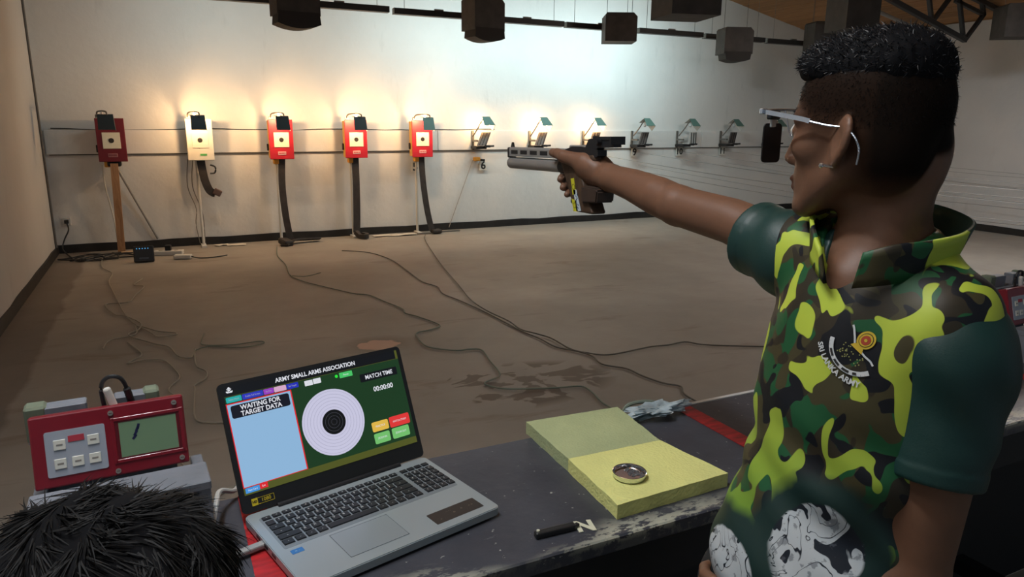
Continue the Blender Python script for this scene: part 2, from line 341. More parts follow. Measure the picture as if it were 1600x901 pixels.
# lamps of the hall and of the shooting line, out of the frame
def hall_lamp(x, y, z, w, label, col=(.84, .93, 1.0), sy=1.2):
    t = thing('batten_light', label, 'light', (x, y, z), group='batten lights over the shooters')
    bm = BM(); box(bm, (0, 0, .03), (.10, sy, .05), bev=.006); obj('housing', bm, M('white_metal', (.7, .7, .7), .4), t)
    bm = BM(); cyl(bm, (0, -sy/2+.02, -.01), (0, sy/2-.02, -.01), .014, n=10); obj('tube', bm, M('lit_tube_white', (.85, .94, 1), .4, emis=3), t)
    bm = BM(); cyl(bm, (0, 0, .05), (0, 0, ZR-abs(x-XM)*math.tan(sl)-z), .005, n=6); obj('hanging_rod', bm, MSN, t)
    ld = bpy.data.lights.new('batten_glow', 'AREA'); ld.shape = 'RECTANGLE'; ld.size = .12; ld.size_y = sy; ld.energy = w; ld.color = col
    lo = bpy.data.objects.new('batten_glow', ld); link(lo, t); lo.location = (0, 0, -.03)
    l2 = ld.copy(); l2.energy = w*1.3; lo = bpy.data.objects.new('batten_glow', l2); link(lo, t); lo.location = (0, 0, .075); lo.rotation_euler = (math.pi, 0, 0)  # upward area light added above the housing to brighten the ceiling
hall_lamp(-.1, 1.2, 3.15, FIRING_W*5.4, 'batten light hanging over the firing table', sy=1.2)
hall_lamp(-.5, .4, 3.1, FIRING_W, 'batten light hanging behind the photographer', sy=1.2)
hall_lamp(8.0, 4.5, 3.5, HALL_W, 'batten light hanging under the right roof slope', sy=1.5)
# ---------------------------------------------------------------- targets, lamps, holders on the end wall
LX = [-.51, .495, 1.507, 2.525, 3.505, 4.51, 5.50, 6.50, 7.477, 8.445, 9.44, 10.49]
MRED = M('target_red', (.50, .018, .035), .45); MDR = M('target_red_unlit', (.17, .012, .02), .5); MCR = M('target_cream', (.80, .76, .66), .5)  # darker red puts the missing lamp light into the leftmost box's colour
MYE = M('target_ochre_side', (.62, .33, .06), .55); MPA = M('target_paper', (.84, .78, .60), .7); MBL = M('bull_black', (.02, .018, .016), .6)
MST = M('rubber_band', (.035, .028, .025), .6, noise=(14, .4)); MPO = M('white_post', (.62, .60, .55), .5); MLB = M('label_pink', (.75, .48, .46), .5)
def target_box(i, front, label, strap=None, post=True, side=MYE):
    x = LX[i]; t = thing('target_box', label, 'target', (x, W, 0), group='electronic target boxes on the end wall')
    yf = -.27
    bm = BM(); box(bm, (-.006, yf+.085, 1.405), (.300, .13, .50), bev=.006); obj('housing', bm, side, t)
    bm = BM(); box(bm, (0, yf+.010, 1.405), (.315, .02, .525), bev=.006, seg=2); obj('front_plate', bm, front, t)
    bm = BM(); box(bm, (.002, yf-.003, 1.40), (.195, .006, .195), bev=.001); obj('paper_target', bm, MPA if i != 1 else MCR, t)
    bm = BM(); cyl(bm, (0, yf-.006, 1.40), (0, yf-.009, 1.40), .030, n=24)
    obj('bullseye', bm, MBL, t)
    bm = BM(); box(bm, (0, -.09, 1.40), (.09, .115, .12), bev=.006); obj('wall_bracket', bm, MSN, t)
    if i != 1:
        bm = BM(); box(bm, (0, yf-.002, 1.222), (.105, .005, .045), bev=.002)
        lp = obj('maker_plate', bm, MLB if i else M('label_dim', (.36, .16, .17), .6), t)  # dimmed plate colour for the box whose lamp is off
        bm = BM()
        for k in range(6): box(bm, (-.038+.015*k, yf-.0055, 1.222), (.009, .001, .020))
        obj('plate_print', bm, front, lp)
        bm = BM(); box(bm, (-.075, yf+.10, 1.115), (.07, .10, .085), bev=.015, seg=2); obj('clamp', bm, M('ochre_clamp', (.65, .30, .03), .5), t)
        bm = BM(); box(bm, (-.168, yf+.10, 1.30), (.022, .035, .09), bev=.004); obj('side_latch', bm, MK, t)
    else:
        bm = BM(); box(bm, (.03, yf-.002, 1.215), (.08, .003, .025)); obj('green_mark', bm, M('mark_green', (.10, .42, .12), .5), t)
        bm = BM(); box(bm, (-.03, yf-.002, 1.305), (.05, .003, .012), rot=(0, .2, 0)); obj('brown_mark', bm, M('mark_brown', (.35, .26, .14), .5), t)
    if post:
        bm = BM(); cyl(bm, (-.06, -.12, 0), (-.06, -.12, 1.2), .018, n=10); box(bm, (-.06, -.15, .012), (.06, .24, .024)); obj('post', bm, MPO, t)
    return t
def strap(t, pts, w=.045, th=.004, lump=None):
    bm = BM(); tube(bm, pts, 1, sub=6, flat=(w, th, (0, 1, 0)))
    return obj('paper_band', bm, MST, t)
t = target_box(0, MDR, 'dark red target box with a cream square, unlit, on wooden post', post=False, side=MDR)
bm = BM(); a, b = Vector((.0, -.30, 1.12)), Vector((-.03, -.27, 0)); bmesh.ops.create_cube(bm, size=1)
for v in bm.verts: p = a.lerp(b, v.co.z+.5); v.co = Vector((p.x+v.co.x*.085, p.y+.06+v.co.y*.05, p.z))
bmesh.ops.recalc_face_normals(bm, faces=bm.faces)
obj('wooden_post', bm, wood_mat('post_wood', (.30, .15, .07), (.48, .27, .14), sc=(12, 12, 1.5)), t)
bm = BM(); box(bm, (0, -.16, 1.115), (.16, .14, .07), bev=.02, seg=2); obj('clamp', bm, MK, t)
bm = BM(); tube(bm, [(-.14, -.15, 1.10), (-.13, -.12, .8), (-.08, -.10, .4), (-.06, -.20, .02)], .009, n=6); obj('white_cable', bm, MPO, t)
bm = BM(); cyl(bm, (.03, -.10, 1.03), (.40, -.03, .12), .016, n=8); obj('diagonal_brace', bm, M('brace_grey', (.30, .29, .27), .6), t)
t = target_box(1, MCR, 'white target box with green mark, second from the left wall', side=M('cream_side', (.62, .58, .48), .6))
strap(t, [(-.01, -.20, 1.16), (.0, -.21, 1.02), (.02, -.22, .88), (.06, -.22, .76), (.10, -.22, .72), (.13, -.22, .71)], .05)
bm = BM(); box(bm, (.16, -.22, .72), (.10, .05, .085), rot=(0, .5, 0), bev=.012, seg=2); obj('band_end', bm, M('band_brown', (.10, .06, .05), .6), t)
bm = BM(); tube(bm, [(.10, -.2, 1.08), (.16, -.2, 1.05), (.15, -.2, .98), (.09, -.2, .97)], .012, n=6); obj('hook', bm, MK, t)
for k, xx in enumerate((-.16, -.10)):
    bm = BM(); tube(bm, [(xx, -.10, 1.15), (xx-.03, -.05, .8), (xx+.05, -.06, .5), (xx+.03+.04*k, -.05, .3), (xx+.06, -.06, .03)], .006, n=5); obj('loose_wire', bm, M('grey_wire', (.20, .18, .16), .6), t)
t = target_box(2, MRED, 'red target box with black band that folds onto the floor, third from left')
strap(t, [(.0, -.20, 1.15), (-.02, -.22, .8), (-.01, -.25, .45), (.02, -.28, .15), (.05, -.30, .03)])
bm = BM(); tube(bm, [(-.10, -.62, .02), (.05, -.42, .05), (.22, -.36, .045), (.43, -.34, .04)], 1, sub=5, flat=(.055, .012, (0, .3, 1))); obj('band_fold', bm, MST, t)
bm = BM(); box(bm, (-.06, -.50, .045), (.14, .22, .09), rot=(.1, .1, .3), bev=.03, seg=2); obj('band_heap', bm, MST, t)
t = target_box(3, MRED, 'red target box with straight black band ending in a coil, fourth from left')
strap(t, [(-.01, -.20, 1.15), (-.015, -.22, .7), (-.03, -.24, .3), (-.05, -.27, .08)], .05)
bm = BM(); tube(bm, [(-.06, -.27, .09), (-.02, -.34, .04), (.03, -.42, .04), (.07, -.38, .05), (.02, -.32, .06)], 1, sub=6, flat=(.03, .03, (0, 0, 1))); obj('band_coil', bm, MST, t)
t = target_box(4, MRED, 'red target box beside plate 5, with glowing spot and black band, fifth from left')
strap(t, [(.0, -.20, 1.15), (.01, -.22, .8), (.05, -.25, .4), (.10, -.29, .1), (.14, -.31, .04)])
bm = BM(); box(bm, (.17, -.32, .04), (.15, .14, .06), bev=.02, seg=2); obj('band_heap', bm, MST, t)
bm = BM(); box(bm, (-.02, -.30, .012), (.20, .04, .02)); box(bm, (.42, -.22, .012), (.34, .03, .02)); obj('foot_bar', bm, MSN, t)

MSH = M('lamp_green', (.10, .19, .16), .45); MSD = M('lamp_dark', (.018, .028, .03), .45); MIN = M('lamp_white_inside', (.75, .72, .66), .5)
def lamp(i, kind, lit, label):
    """kind A: over a target box, shade panel upright; kind B: bare wall lamp with sloping shade"""
    x = LX[i]; A = kind == 'A'
    px, py, pz = (x-.020 if A else x+.0, W-(.58 if A else .31), 1.615 if A else 1.625)
    t = thing('target_lamp', label, 'lamp', (px, py, pz), group='target lamps on the end wall')
    sm = MSD if A and i < 4 else (M('lamp_grey', (.13, .12, .12), .5) if i == 0 else MSH)
    w0, w1, h, d = (.165, .18, .18, .06) if A else (.135, .195, .17, .13)
    bm = BM(); P = lambda k, w, y: [bm.verts.new((s*w/2*k, y, z)) for s, z in ((-1, h/2), (1, h/2), (1, -h/2), (-1, -h/2))]
    f = [bm.verts.new(v) for v in ((-w0/2, -d/2, h/2), (w0/2, -d/2, h/2), (w1/2, -d/2, -h/2), (-w1/2, -d/2, -h/2))]
    b = [bm.verts.new(v) for v in ((-w0*.55, d/2, h/2+.02), (w0*.55, d/2, h/2+.02), (w1*.56, d/2, -h/2), (-w1*.56, d/2, -h/2))]
    bm.faces.new(f[::-1]); bm.faces.new((f[0], f[1], b[1], b[0])); bm.faces.new((f[1], f[2], b[2], b[1]))
    bmesh.ops.recalc_face_normals(bm, faces=bm.faces)
    th = -.22 if A else -.75
    sh = obj('shade', bm, [sm, MIN], t, rot=(th, 0, .12)); so = sh.modifiers.new('thickness', 'SOLIDIFY'); so.thickness = .004; so.offset = -1; so.material_offset = 1; so.material_offset_rim = 0
    bm = BM(); ball(bm, (0, 0, 0), .026, n=14); cyl(bm, (0, 0, .02), (0, 0, .05), .012, n=10)
    obj('bulb', bm, M('lit_bulb', (1, .72, .38), .4, emis=14) if lit else M('dead_bulb', (.6, .6, .58), .2), t, loc=(-.035, .040, .080) if A else (-.02, .035, -.012))
    if lit:
        ld = bpy.data.lights.new('bulb_glow', 'POINT'); ld.energy = TARGET_LAMP_W*lit*(1.75 if A else .75); ld.color = WARM; ld.shadow_soft_size = .028
        lo = bpy.data.objects.new('bulb_glow', ld); link(lo, t); lo.location = (-.035, .085, .085) if A else (-.035, .080, -.026)
    bm = BM()
    if A: tube(bm, [(.02, -.03, .09), (.015, -.02, .125), (-.03, .06, .135), (-.085, .22, .13), (-.10, .28, .11), (-.10, .30, .075)], .010, n=7, sub=4)
    else: tube(bm, [(-.03, .02, .07), (-.055, .03, .05), (-.10, .08, -.06), (-.15, .17, -.19)], .010, n=7, sub=4)
    obj('arm', bm, M('arm_steel', (.16, .14, .12), .4, .5), t)
    if A:
        bm = BM(); box(bm, (-.10, .315, .076), (.05, .03, .04), bev=.005); obj('swivel', bm, MSN, t)
    return t
lamp(0, 'A', 0, 'unlit grey lamp over the dark red target at far left')
lamp(1, 'A', 1.0, 'black shaded lamp over the white target box')
lamp(2, 'A', 1.0, 'dark shaded lamp over the red box whose band folds on floor')
lamp(3, 'A', 1.0, 'dark shaded lamp over the red box whose band ends in a coil')
lamp(4, 'A', 1.05, 'greenish shaded lamp over the fifth box, with a bright spot beside it')
lamp(5, 'B', 1.0, 'lit green shaded wall lamp above number 6')
lamp(6, 'B', 1.2, 'lit green shaded wall lamp above the muzzle of the pistol')
lamp(7, 'B', 1.1, 'lit green shaded wall lamp above the rear sight of the pistol')
lamp(8, 'B', 0, 'first unlit green wall lamp right of the lit ones')
lamp(9, 'B', 0, 'unlit green wall lamp above number 10, over a pale upright plate')
lamp(10, 'B', 0, 'unlit green wall lamp next left of the eye blinder')
lamp(11, 'B', 0, 'unlit green wall lamp above number 12, partly behind the eye blinder')
MHP = M('holder_plate', (.13, .11, .10), .5, .3, noise=(20, .4)); MHD = M('holder_dark', (.03, .028, .028), .5, .4)
def holder(i, label):
    t = thing('target_holder', label, 'holder', (LX[i], W-.034, 1.40), group='bare target holders on the end wall')
    pl = i == 9
    bm = BM(); box(bm, (-.015, -.22, .0), (.155, .012, .20), bev=.002)
    for v in bm.verts: v.co.x += v.co.z*.55 if not pl else 0; v.co.y += v.co.z*.35 if not pl else -.03
    if pl:
        for v in bm.verts: v.co.x += .06
    obj('plate', bm, M('pale_plate', (.48, .47, .44), .5) if pl else MHP, t)
    bm = BM()
    for k in range(3): box(bm, (-.06+.05*k-.0, -.235+.0, .0), (.006, .014, .19))
    for v in bm.verts: v.co.x += (v.co.z*.55 if not pl else .06); v.co.y += v.co.z*.35 if not pl else -.03
    obj('rib', bm, MHD, t)
    bm = BM(); box(bm, (-.06, -.12, -.13), (.18, .22, .045), bev=.006); box(bm, (.03, -.25, -.11), (.09, .05, .035), bev=.006); obj('base', bm, MHD, t)
    bm = BM(); cyl(bm, (.02, -.26, -.11), (.13, -.27, -.105), .014, n=10); obj('clamp_screw', bm, MHD, t)
    bm = BM(); box(bm, (-.11, -.008, -.03), (.04, .02, .30), bev=.003); box(bm, (-.11, -.10, -.03), (.03, .18, .03)); obj('wall_rail', bm, MSN, t)
for i, lb in [(5, 'tilted metal target holder lit warm above number 6'), (6, 'tilted metal target holder just above the pistol barrel'), (7, 'tilted metal target holder behind the rear sight of the pistol'),
              (8, 'dark tilted target holder next right after the rear sight, above 9'), (9, 'target holder with pale upright plate above number 10'), (10, 'dark target holder between the pale plate one and the blinder'), (11, 'dark target holder above number 12 beside the eye blinder')]: holder(i, lb)
MNP = M('number_plate_white', (.72, .69, .62), .6)
def number(i, x, z, s):
    t = thing('number_plate', {'6': 'white plate with black 6 under the orange pulley clamp', '5': 'white plate with black 5 half behind the fifth target\'s band', '9': 'white plate with black 9 right of the pistol sight', '10': 'white plate with black 10 under the pale holder plate', '11': 'white plate with black 11 left of the eye blinder', '12': 'white plate with black 12 beside the eye blinder'}[s], 'number plate', (x, W-.034, z), group='lane number plates')
    bm = BM(); box(bm, (0, 0, 0), (.125 if len(s) < 2 else .14, .012, .145), bev=.002); obj('plate', bm, MNP, t)
    obj('digit', text_mesh(s, .17 if len(s) < 2 else .15, .001, bold=.004), MBL, t, loc=(0, -.0075, .0), rot=(math.pi/2, 0, 0))
number(5, 4.575, .985, '6'); number(4, 3.46, .985, '5')
for i, s in ((8, '9'), (9, '10'), (10, '11'), (11, '12')): number(i, LX[i]-.04, 1.155, s)
t = thing('line_pulley', 'orange pulley clamp with thin line, above left of number 6', 'pulley', (4.46, W, 1.09))
bm = BM(); box(bm, (0, -.05, 0), (.10, .08, .06), bev=.012, seg=2); obj('bracket', bm, MATS['ochre_clamp'], t)
bm = BM(); cyl(bm, (.03, -.06, -.01), (.12, -.09, -.02), .018, n=10); obj('peg', bm, MK, t)
bm = BM(); cyl(bm, (-.06, -.03, -.02), (-.47, -.03, -1.05), .006, n=6); obj('slack_line', bm, M('line_tan', (.40, .34, .29), .6), t)
# return wires of the unused lanes, sagging from the wall towards the firing line
MWI = M('return_wire', (.27, .27, .26), .5)
for i, x in enumerate([6.50, 7.477, 8.445, 9.44, 10.49, 11.2]):
    for k, dz in enumerate((0, -.22) if i % 2 else (0, -.14)):
        xx = x+.05*k; z0 = 1.16+dz; bm = BM()
        tube(bm, [(xx, W-.04, z0), (xx, 8.6, z0-.10), (xx, 6.2, z0-.19), (xx, 3.5, z0-.19), (xx, 1.40, .95)], .0032, n=4, sub=5)
        tag(obj('return_wire', bm, MWI), '%s grey return wire of the pair %s' % (('upper', 'lower')[k], ('starting behind the pistol sight', 'starting at the first unlit lamp', 'starting under the pale upright holder plate', 'starting just left of the eye blinder', 'starting behind the eye blinder', 'farthest right, nearest the side wall')[i]), 'wire', 'target return wires of the right lanes')
# ---------------------------------------------------------------- things on the floor
t = thing('power_strip', 'white power strip with black plug on floor near brace', 'power strip', (-.04, 9.90, 0), (0, 0, -.25))
bm = BM(); box(bm, (0, 0, .03), (.42, .12, .055), bev=.01, seg=2); obj('strip', bm, M('strip_white', (.60, .58, .53), .5), t)
for k in range(4):
    bm = BM(); cyl(bm, (-.14+.09*k, 0, .057), (-.14+.09*k, 0, .062), .026, n=14); obj('outlet', bm, M('outlet_grey', (.35, .34, .31), .5), t)
bm = BM(); box(bm, (.04, .0, .09), (.07, .06, .07), bev=.01, seg=2); obj('plug', bm, MK, t)
t = thing('wall_charger', 'white plug block on floor in front of power strip', 'plug', (.15, 9.52, 0), (0, 0, -.3))
bm = BM(); box(bm, (0, 0, .03), (.20, .10, .05), bev=.012, seg=2); obj('body', bm, MATS['strip_white'], t)
bm = BM(); tube(bm, [(.10, 0, .03), (.2, -.02, .012), (.35, .03, .01), (.48, .16, .01)], .007, n=5); obj('cord', bm, MK, t)
t = thing('network_box', 'black network box with blue lights standing on floor', 'router', (-.27, 9.46, 0), (-.25, 0, -.05))
bm = BM(); box(bm, (0, 0, .10), (.22, .05, .19), bev=.012, seg=2); obj('case', bm, MK, t)
for k in range(5):
    bm = BM(); cyl(bm, (-.07+.03*k, -.025, .165), (-.07+.03*k, -.029, .165), .006, n=8); obj('indicator', bm, M('blue_led', (.1, .45, .9), .4, emis=.8 if k < 5 else 0), t)
bm = BM(); box(bm, (0, -.026, .05), (.10, .003, .02)); obj('faceplate', bm, M('grey_face', (.07, .08, .10), .5), t)
bm = BM(); box(bm, (0, 0, .012), (.26, .10, .02), bev=.004); tag(obj('plank_scrap', bm, M('scrap_wood', (.50, .36, .22), .7), loc=(-.46, 10.22, 0), rot=(0, 0, .3)), 'small pale wood scrap lying among the black cables', 'wood')
MPS = M('paper_scrap', (.62, .56, .46), .8)
def paper(x, y, w, h, rz, label):
    bm = BM(); bmesh.ops.create_grid(bm, x_segments=4, y_segments=3, size=.5)
    for v in bm.verts: v.co = Vector((v.co.x*w, v.co.y*h, .006+rnd.uniform(0, .012)))
    r = bmesh.ops.extrude_face_region(bm, geom=bm.faces[:]); 
    for v in [q for q in r['geom'] if isinstance(q, bmesh.types.BMVert)]: v.co.z += .003
    bmesh.ops.recalc_face_normals(bm, faces=bm.faces); tag(obj('paper_scrap', bm, MPS, loc=(x, y, 0), rot=(0, 0, rz)), label, 'paper', 'paper scraps along the end wall')
paper(.66, 10.36, .18, .10, .2, 'pale paper scrap by the white target\'s post, smaller left one'); paper(.84, 10.30, .24, .10, -.1, 'pale paper scrap right of the white target\'s post')
paper(2.86, 10.30, .26, .16, .1, 'pale paper on floor right of the coiled band'); paper(3.18, 10.28, .38, .18, 0, 'longest pale paper on floor left of the fifth target\'s post')
CAB = {
'c1':[(-.69,10.16),(-.74,10.05),(-.69,9.28),(-.59,8.87),(-.59,8.40),(-.52,7.90),(-.46,7.28),(-.38,6.85),(-.30,6.49),(-.22,6.32),(-.12,6.19),(-.02,6.09),(-.02,6.03),(-.12,6.02),(-.18,6.12),(-.24,6.32),(-.29,6.42),(-.31,6.17),(-.46,6.07),(-.50,5.85)],
'c2':[(-.29,8.40),(-.34,8.11),(-.26,7.99),(-.33,7.66),(-.37,7.34),(-.57,7.32),(-.47,6.90),(-.39,6.83),(-.28,6.52),(-.27,6.30),(-.34,6.16),(-.17,5.84),(-.05,5.70),(-.01,5.44),(.07,5.37),(.12,5.57),(.09,5.46),(.10,5.16),(.16,5.02),(.13,4.87),(.08,4.77),(.07,4.68),(.05,4.57),(.06,4.19),(.12,4.09),(.20,4.03),(.30,3.7),(.22,3.3),(.16,2.9),(.26,2.6)],
'c3':[(.18,5.98),(.17,5.78),(.18,5.66),(.36,5.58),(.57,5.59),(.58,5.53),(.46,5.48),(.36,5.52),(.19,5.61),(.11,5.55)],
'c4':[(-.34,5.97),(-.26,5.72),(-.26,5.57),(-.32,5.43),(-.23,5.46),(-.12,5.41),(-.04,5.23),(-.02,4.98),(-.06,4.84),(-.07,4.73),(-.04,4.5),(-.10,4.0),(.0,3.5)],
'd1':[(1.31,9.90),(1.23,9.25),(1.21,8.60),(1.18,7.98),(1.25,7.60),(1.36,7.31),(1.49,7.08),(1.59,6.84),(1.71,6.71),(1.79,6.41),(1.84,6.08),(1.83,5.92),(1.90,5.76),(1.96,5.44),(1.87,5.34),(1.73,5.30),(1.68,5.15),(1.69,4.95),(1.73,4.84),(1.85,4.74),(1.96,4.73),(2.01,4.67),(1.98,4.42),(1.95,4.22),(1.89,4.11),(1.78,4.04),(1.77,3.97),(1.84,3.88),(2.02,3.81),(2.15,3.76),(2.30,3.72),(2.32,3.61),(2.27,3.47),(2.28,3.37),(2.3,3.0)],
'd1b':[(1.18,7.96),(1.31,7.86),(1.50,7.99)],
'e1':[(2.04,9.27),(2.21,9.14),(2.31,8.98),(2.40,8.75),(2.43,8.35),(2.41,7.74),(2.39,7.09),(2.43,6.78),(2.39,6.48),(2.44,6.15),(2.46,5.79),(2.50,5.54),(2.51,5.01),(2.54,4.75),(2.57,4.51),(2.64,4.36),(2.69,4.21),(2.67,4.03),(2.75,3.88),(2.78,3.72),(2.82,3.55),(2.87,3.45),(2.83,3.34),(2.80,3.18),(2.8,2.7)],
'f1':[(3.47,10.1),(3.30,9.66),(3.04,8.59),(2.86,7.70),(2.65,6.73),(2.54,6.14),(2.52,5.70),(2.53,5.3),(2.53,5.04),(2.58,4.88),(2.62,4.71),(2.64,4.42),(2.69,4.28),(2.81,4.18),(3.11,4.20),(3.21,4.21),(3.36,4.19),(3.53,4.20),(3.58,4.10),(3.74,4.00),(4.03,3.83),(4.31,3.66)]}
MCA = M('cable_pale', (.33, .30, .24), .55); MCG = M('cable_green', (.17, .20, .155), .55); MCD = M('cable_brown', (.12, .105, .085), .55)
for k, mt, r, lb in [('c1', MCA, .007, 'pale cable wandering from the dark red target along left floor'), ('c2', MCA, .008, 'pale looping cable from power strip towards the laptop'), ('c3', MCG, .006, 'long narrow green cable loop lying behind the laptop'),
        ('c4', MCA, .007, 'pale cable curling behind the red monitor'), ('d1', MCG, .008, 'grey green cable from third target meandering over floor to the foam pad'), ('d1b', MCG, .006, 'short green cable end branching off near the third target'),
        ('e1', MCD, .008, 'dark cable from fourth target running diagonally to table edge'), ('f1', MCD, .008, 'cable from fifth target that bends right behind the man')]:
    bm = BM(); ph = rnd.random()*6
    tube(bm, [(x+.012*math.sin(j*2.3+ph), y, r+.002+(.003 if k in ('f1', 'c2', 'c1') else 0)) for j, (x, y) in enumerate(CAB[k])], r*.68, n=6, sub=5); tag(obj('floor_cable', bm, mt), lb, 'cable', 'cables on the range floor')
# ---------------------------------------------------------------- firing table and what lies on it
TZ = .94
tb = thing('firing_table', 'long slate grey firing table with chipped paint and red lane stripes', 'table', (0, 0, 0))
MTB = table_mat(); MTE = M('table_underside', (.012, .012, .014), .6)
bm = BM(); box(bm, ((XL+XR)/2, 1.166, TZ-.016), (XR-XL-.02, .432, .032), bev=.003); obj('tabletop', bm, MTB, tb)
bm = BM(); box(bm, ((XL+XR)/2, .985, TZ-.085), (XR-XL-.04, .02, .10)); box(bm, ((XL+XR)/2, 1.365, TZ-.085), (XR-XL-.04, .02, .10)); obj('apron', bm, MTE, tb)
bm = BM(); box(bm, ((XL+XR)/2, 1.345, (TZ-.14)/2+.003), (XR-XL-.04, .012, TZ-.15)); obj('shade_panel', bm, MTE, tb)  # panel added so the space under the table stays dark
bm = BM(); box(bm, (6.4, 1.3885, TZ-.006), (10.5, .012, .014)); obj('white_edge_strip', bm, M('edge_white', (.62, .62, .60), .5), tb)
MRS = M('stripe_red', (.42, .010, .014), .5, noise=(18, .55, (1, 4, 1)))
for i in range(-1, 11):
    x = .10+1.06*i
    if x > XL+.1:
        bm = BM(); box(bm, (x, 1.166, TZ+.0006), (.046, .43, .0014)); obj('red_stripe', bm, MRS, tb)
for x in (-.95, .62, 2.3, 4.4, 6.6, 8.8, 11.2):
    for y in (1.03, 1.31):
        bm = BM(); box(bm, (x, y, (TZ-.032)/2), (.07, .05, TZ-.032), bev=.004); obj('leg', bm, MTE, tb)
    bm = BM(); box(bm, (x, 1.17, .22), (.05, .25, .05)); obj('stretcher', bm, MTE, tb)
o = obj('painted_mark', text_mesh('N', .046, .0006, bold=.0022), M('mark_cream', (.62, .61, .46), .6), tb, loc=(.636, 1.0, TZ+.0012), rot=(0, 0, -.22)); o['label'] = 'cream painted letter N near table edge'
# laptop
lp = thing('laptop', 'open silver laptop with black keys showing a target screen', 'laptop', (.295, 1.181, TZ+.0016), (0, 0, math.radians(13.6)))
MAL = M('laptop_silver', (.40, .455, .48), .36, .5); MBZ = M('bezel_black', (.012, .012, .014), .4); MKY = M('key_black', (.014, .015, .019), .45)
def E(name, col, s=1.0):
    if name in MATS: return MATS[name]
    mt = M(name, (.004, .004, .004), .35); b = mt.node_tree.nodes['Principled BSDF']; b.inputs['Emission Color'].default_value = (*col, 1); b.inputs['Emission Strength'].default_value = s; return mt
LWd, LDp = .384, .262
bm = BM(); prism(bm, rrect(LWd, LDp, .012, 4), .004, .019, axis='z'); bmesh.ops.bevel(bm, geom=[e for e in bm.edges if abs(e.verts[0].co.z-e.verts[1].co.z) < 1e-6 and e.verts[0].co.z > .01], offset=.0015, segments=2, affect='EDGES')
obj('base', bm, MAL, lp)
bm = BM(); prism(bm, rrect(LWd-.02, LDp-.02, .012, 3), .0005, .0045, axis='z'); obj('bottom_cover', bm, MBZ, lp)
for sx in (-1, 1):
    for sy in (-1, 1):
        bm = BM(); box(bm, (sx*.15, sy*.10, .0008), (.03, .008, .0016)); obj('rubber_foot', bm, MBZ, lp)
bm = BM(); prism(bm, rrect(.352, .120, .004, 3), .0189, .0193, axis='z'); obj('keyboard_tray', bm, M('tray_silver', (.27, .31, .335), .4, .5), lp, loc=(.001, .045, 0))
rows = [[1]*15, [1]*13+[2], [1.5]+[1]*12+[1.5], [1.8]+[1]*11+[2.2], [2.3]+[1]*10+[1, 1.7], [1.2, 1.1, 1.1, 1.1, 5.4, 1.1, 1.1, 1, 1, 1]]
glyph = ['', '1234567890-=', 'QWERTYUIOP[]', "ASDFGHJKL;'", 'ZXCVBNM,./', '']
kc = {}; LET = BM()
def key(x, y, w, h):
    k = (round(w, 4), round(h, 4))
    if k not in kc:
        bm = BM(); vs = box(bm, (0, 0, .0012), (w, h, .0024))
        for v in bm.verts:
            if v.co.z > .001: v.co.x *= 1-.0018/w; v.co.y *= 1-.0018/h
        me = bpy.data.meshes.new('key'); bm.to_mesh(me); bm.free(); me.materials.append(MKY); kc[k] = me
    obj('key', kc[k], None, lp, loc=(x, y, .0192))
def glyph_at(s, x, y, sz=.0062):
    me = text_mesh(s, sz, .0001, bold=.0002); me.transform(Matrix.Translation((x, y, .0217))); LET.from_mesh(me); bpy.data.meshes.remove(me)
y0 = .0965; px = .0183
for r, row in enumerate(rows):
    x = -.172; tot = sum(row); unit = .2775/tot; y = y0-r*.0187-(0 if r else -.001); h = .0155 if r else .0115
    gi = 0
    for k, w in enumerate(row):
        kw = w*unit; key(x+kw/2, y, kw-.0032, h)
        if glyph[r]:
            st = 1 if r in (1,) else 1
            if st <= k < st+len(glyph[r]): glyph_at(glyph[r][k-st], x+kw*.36, y+.002)
            elif w > 1.4: glyph_at('-', x+kw*.4, y, .008)
        elif r == 0: glyph_at('=', x+kw*.5, y, .005)
        elif k != 4: glyph_at('-', x+kw*.5, y, .006)
        x += kw
    for k in range(4):
        kw = .0168; key(.1125+kw*(k+.5), y, kw-.003, h)
        if r: glyph_at('789+456-123*0./='[(r-1)*4 % 15+min(k, 3) if (r-1)*4+k < 15 else 14], .1125+kw*(k+.4), y+.001)
LM = bpy.data.meshes.new('key_lettering'); LET.to_mesh(LM); LET.free(); tag(obj('key_lettering', LM, M('key_print', (.5, .52, .52), .5), lp), kind='stuff')
bm = BM(); prism(bm, rrect(.110, .080, .004, 3), .0190, .0195, axis='z'); tp = obj('touchpad', bm, M('pad_silver', (.36, .41, .44), .32, .5), lp, loc=(-.044, -.064, 0))
bm = BM()
for a, b in (((0, .0402), (.111, .0008)), ((0, -.0402), (.111, .0008)), ((.0552, 0), (.0008, .081)), ((-.0552, 0), (.0008, .081))): box(bm, (a[0], a[1], .0195), (b[0], b[1], .0004))
obj('groove', bm, M('groove_grey', (.13, .15, .16), .5), tp)
bm = BM(); prism(bm, rrect(.103, .038, .002, 2), .0190, .0194, axis='z'); st = obj('spec_sticker', bm, M('sticker_dark', (.03, .024, .022), .35), lp, loc=(.117, -.092, 0))
for s, x, y, z in (('- - - -', -.012, .008, .006), ('o', -.004, -.001, .009), ('o', .014, .002, .008), ('= =', .034, .0, .007), ('=', -.036, -.008, .006)):
    obj('sticker_print', text_mesh(s, z, .00005), M('sticker_print', (.22, .18, .13), .5), st, loc=(x, y, .0195))
bm = BM(); prism(bm, rrect(.021, .013, .001, 2), .0190, .0194, axis='z'); st = obj('blue_sticker', bm, M('sticker_blue', (.03, .16, .42), .4), lp, loc=(-.160, -.031, 0))
obj('sticker_print', text_mesh('= -', .007, .00005), M('sticker_white', (.5, .58, .65), .5), st, loc=(0, 0, .0195))
bm = BM(); cyl(bm, (-.13, .128, .019), (.13, .128, .019), .006, n=12); obj('hinge', bm, MBZ, lp)
bm = BM()
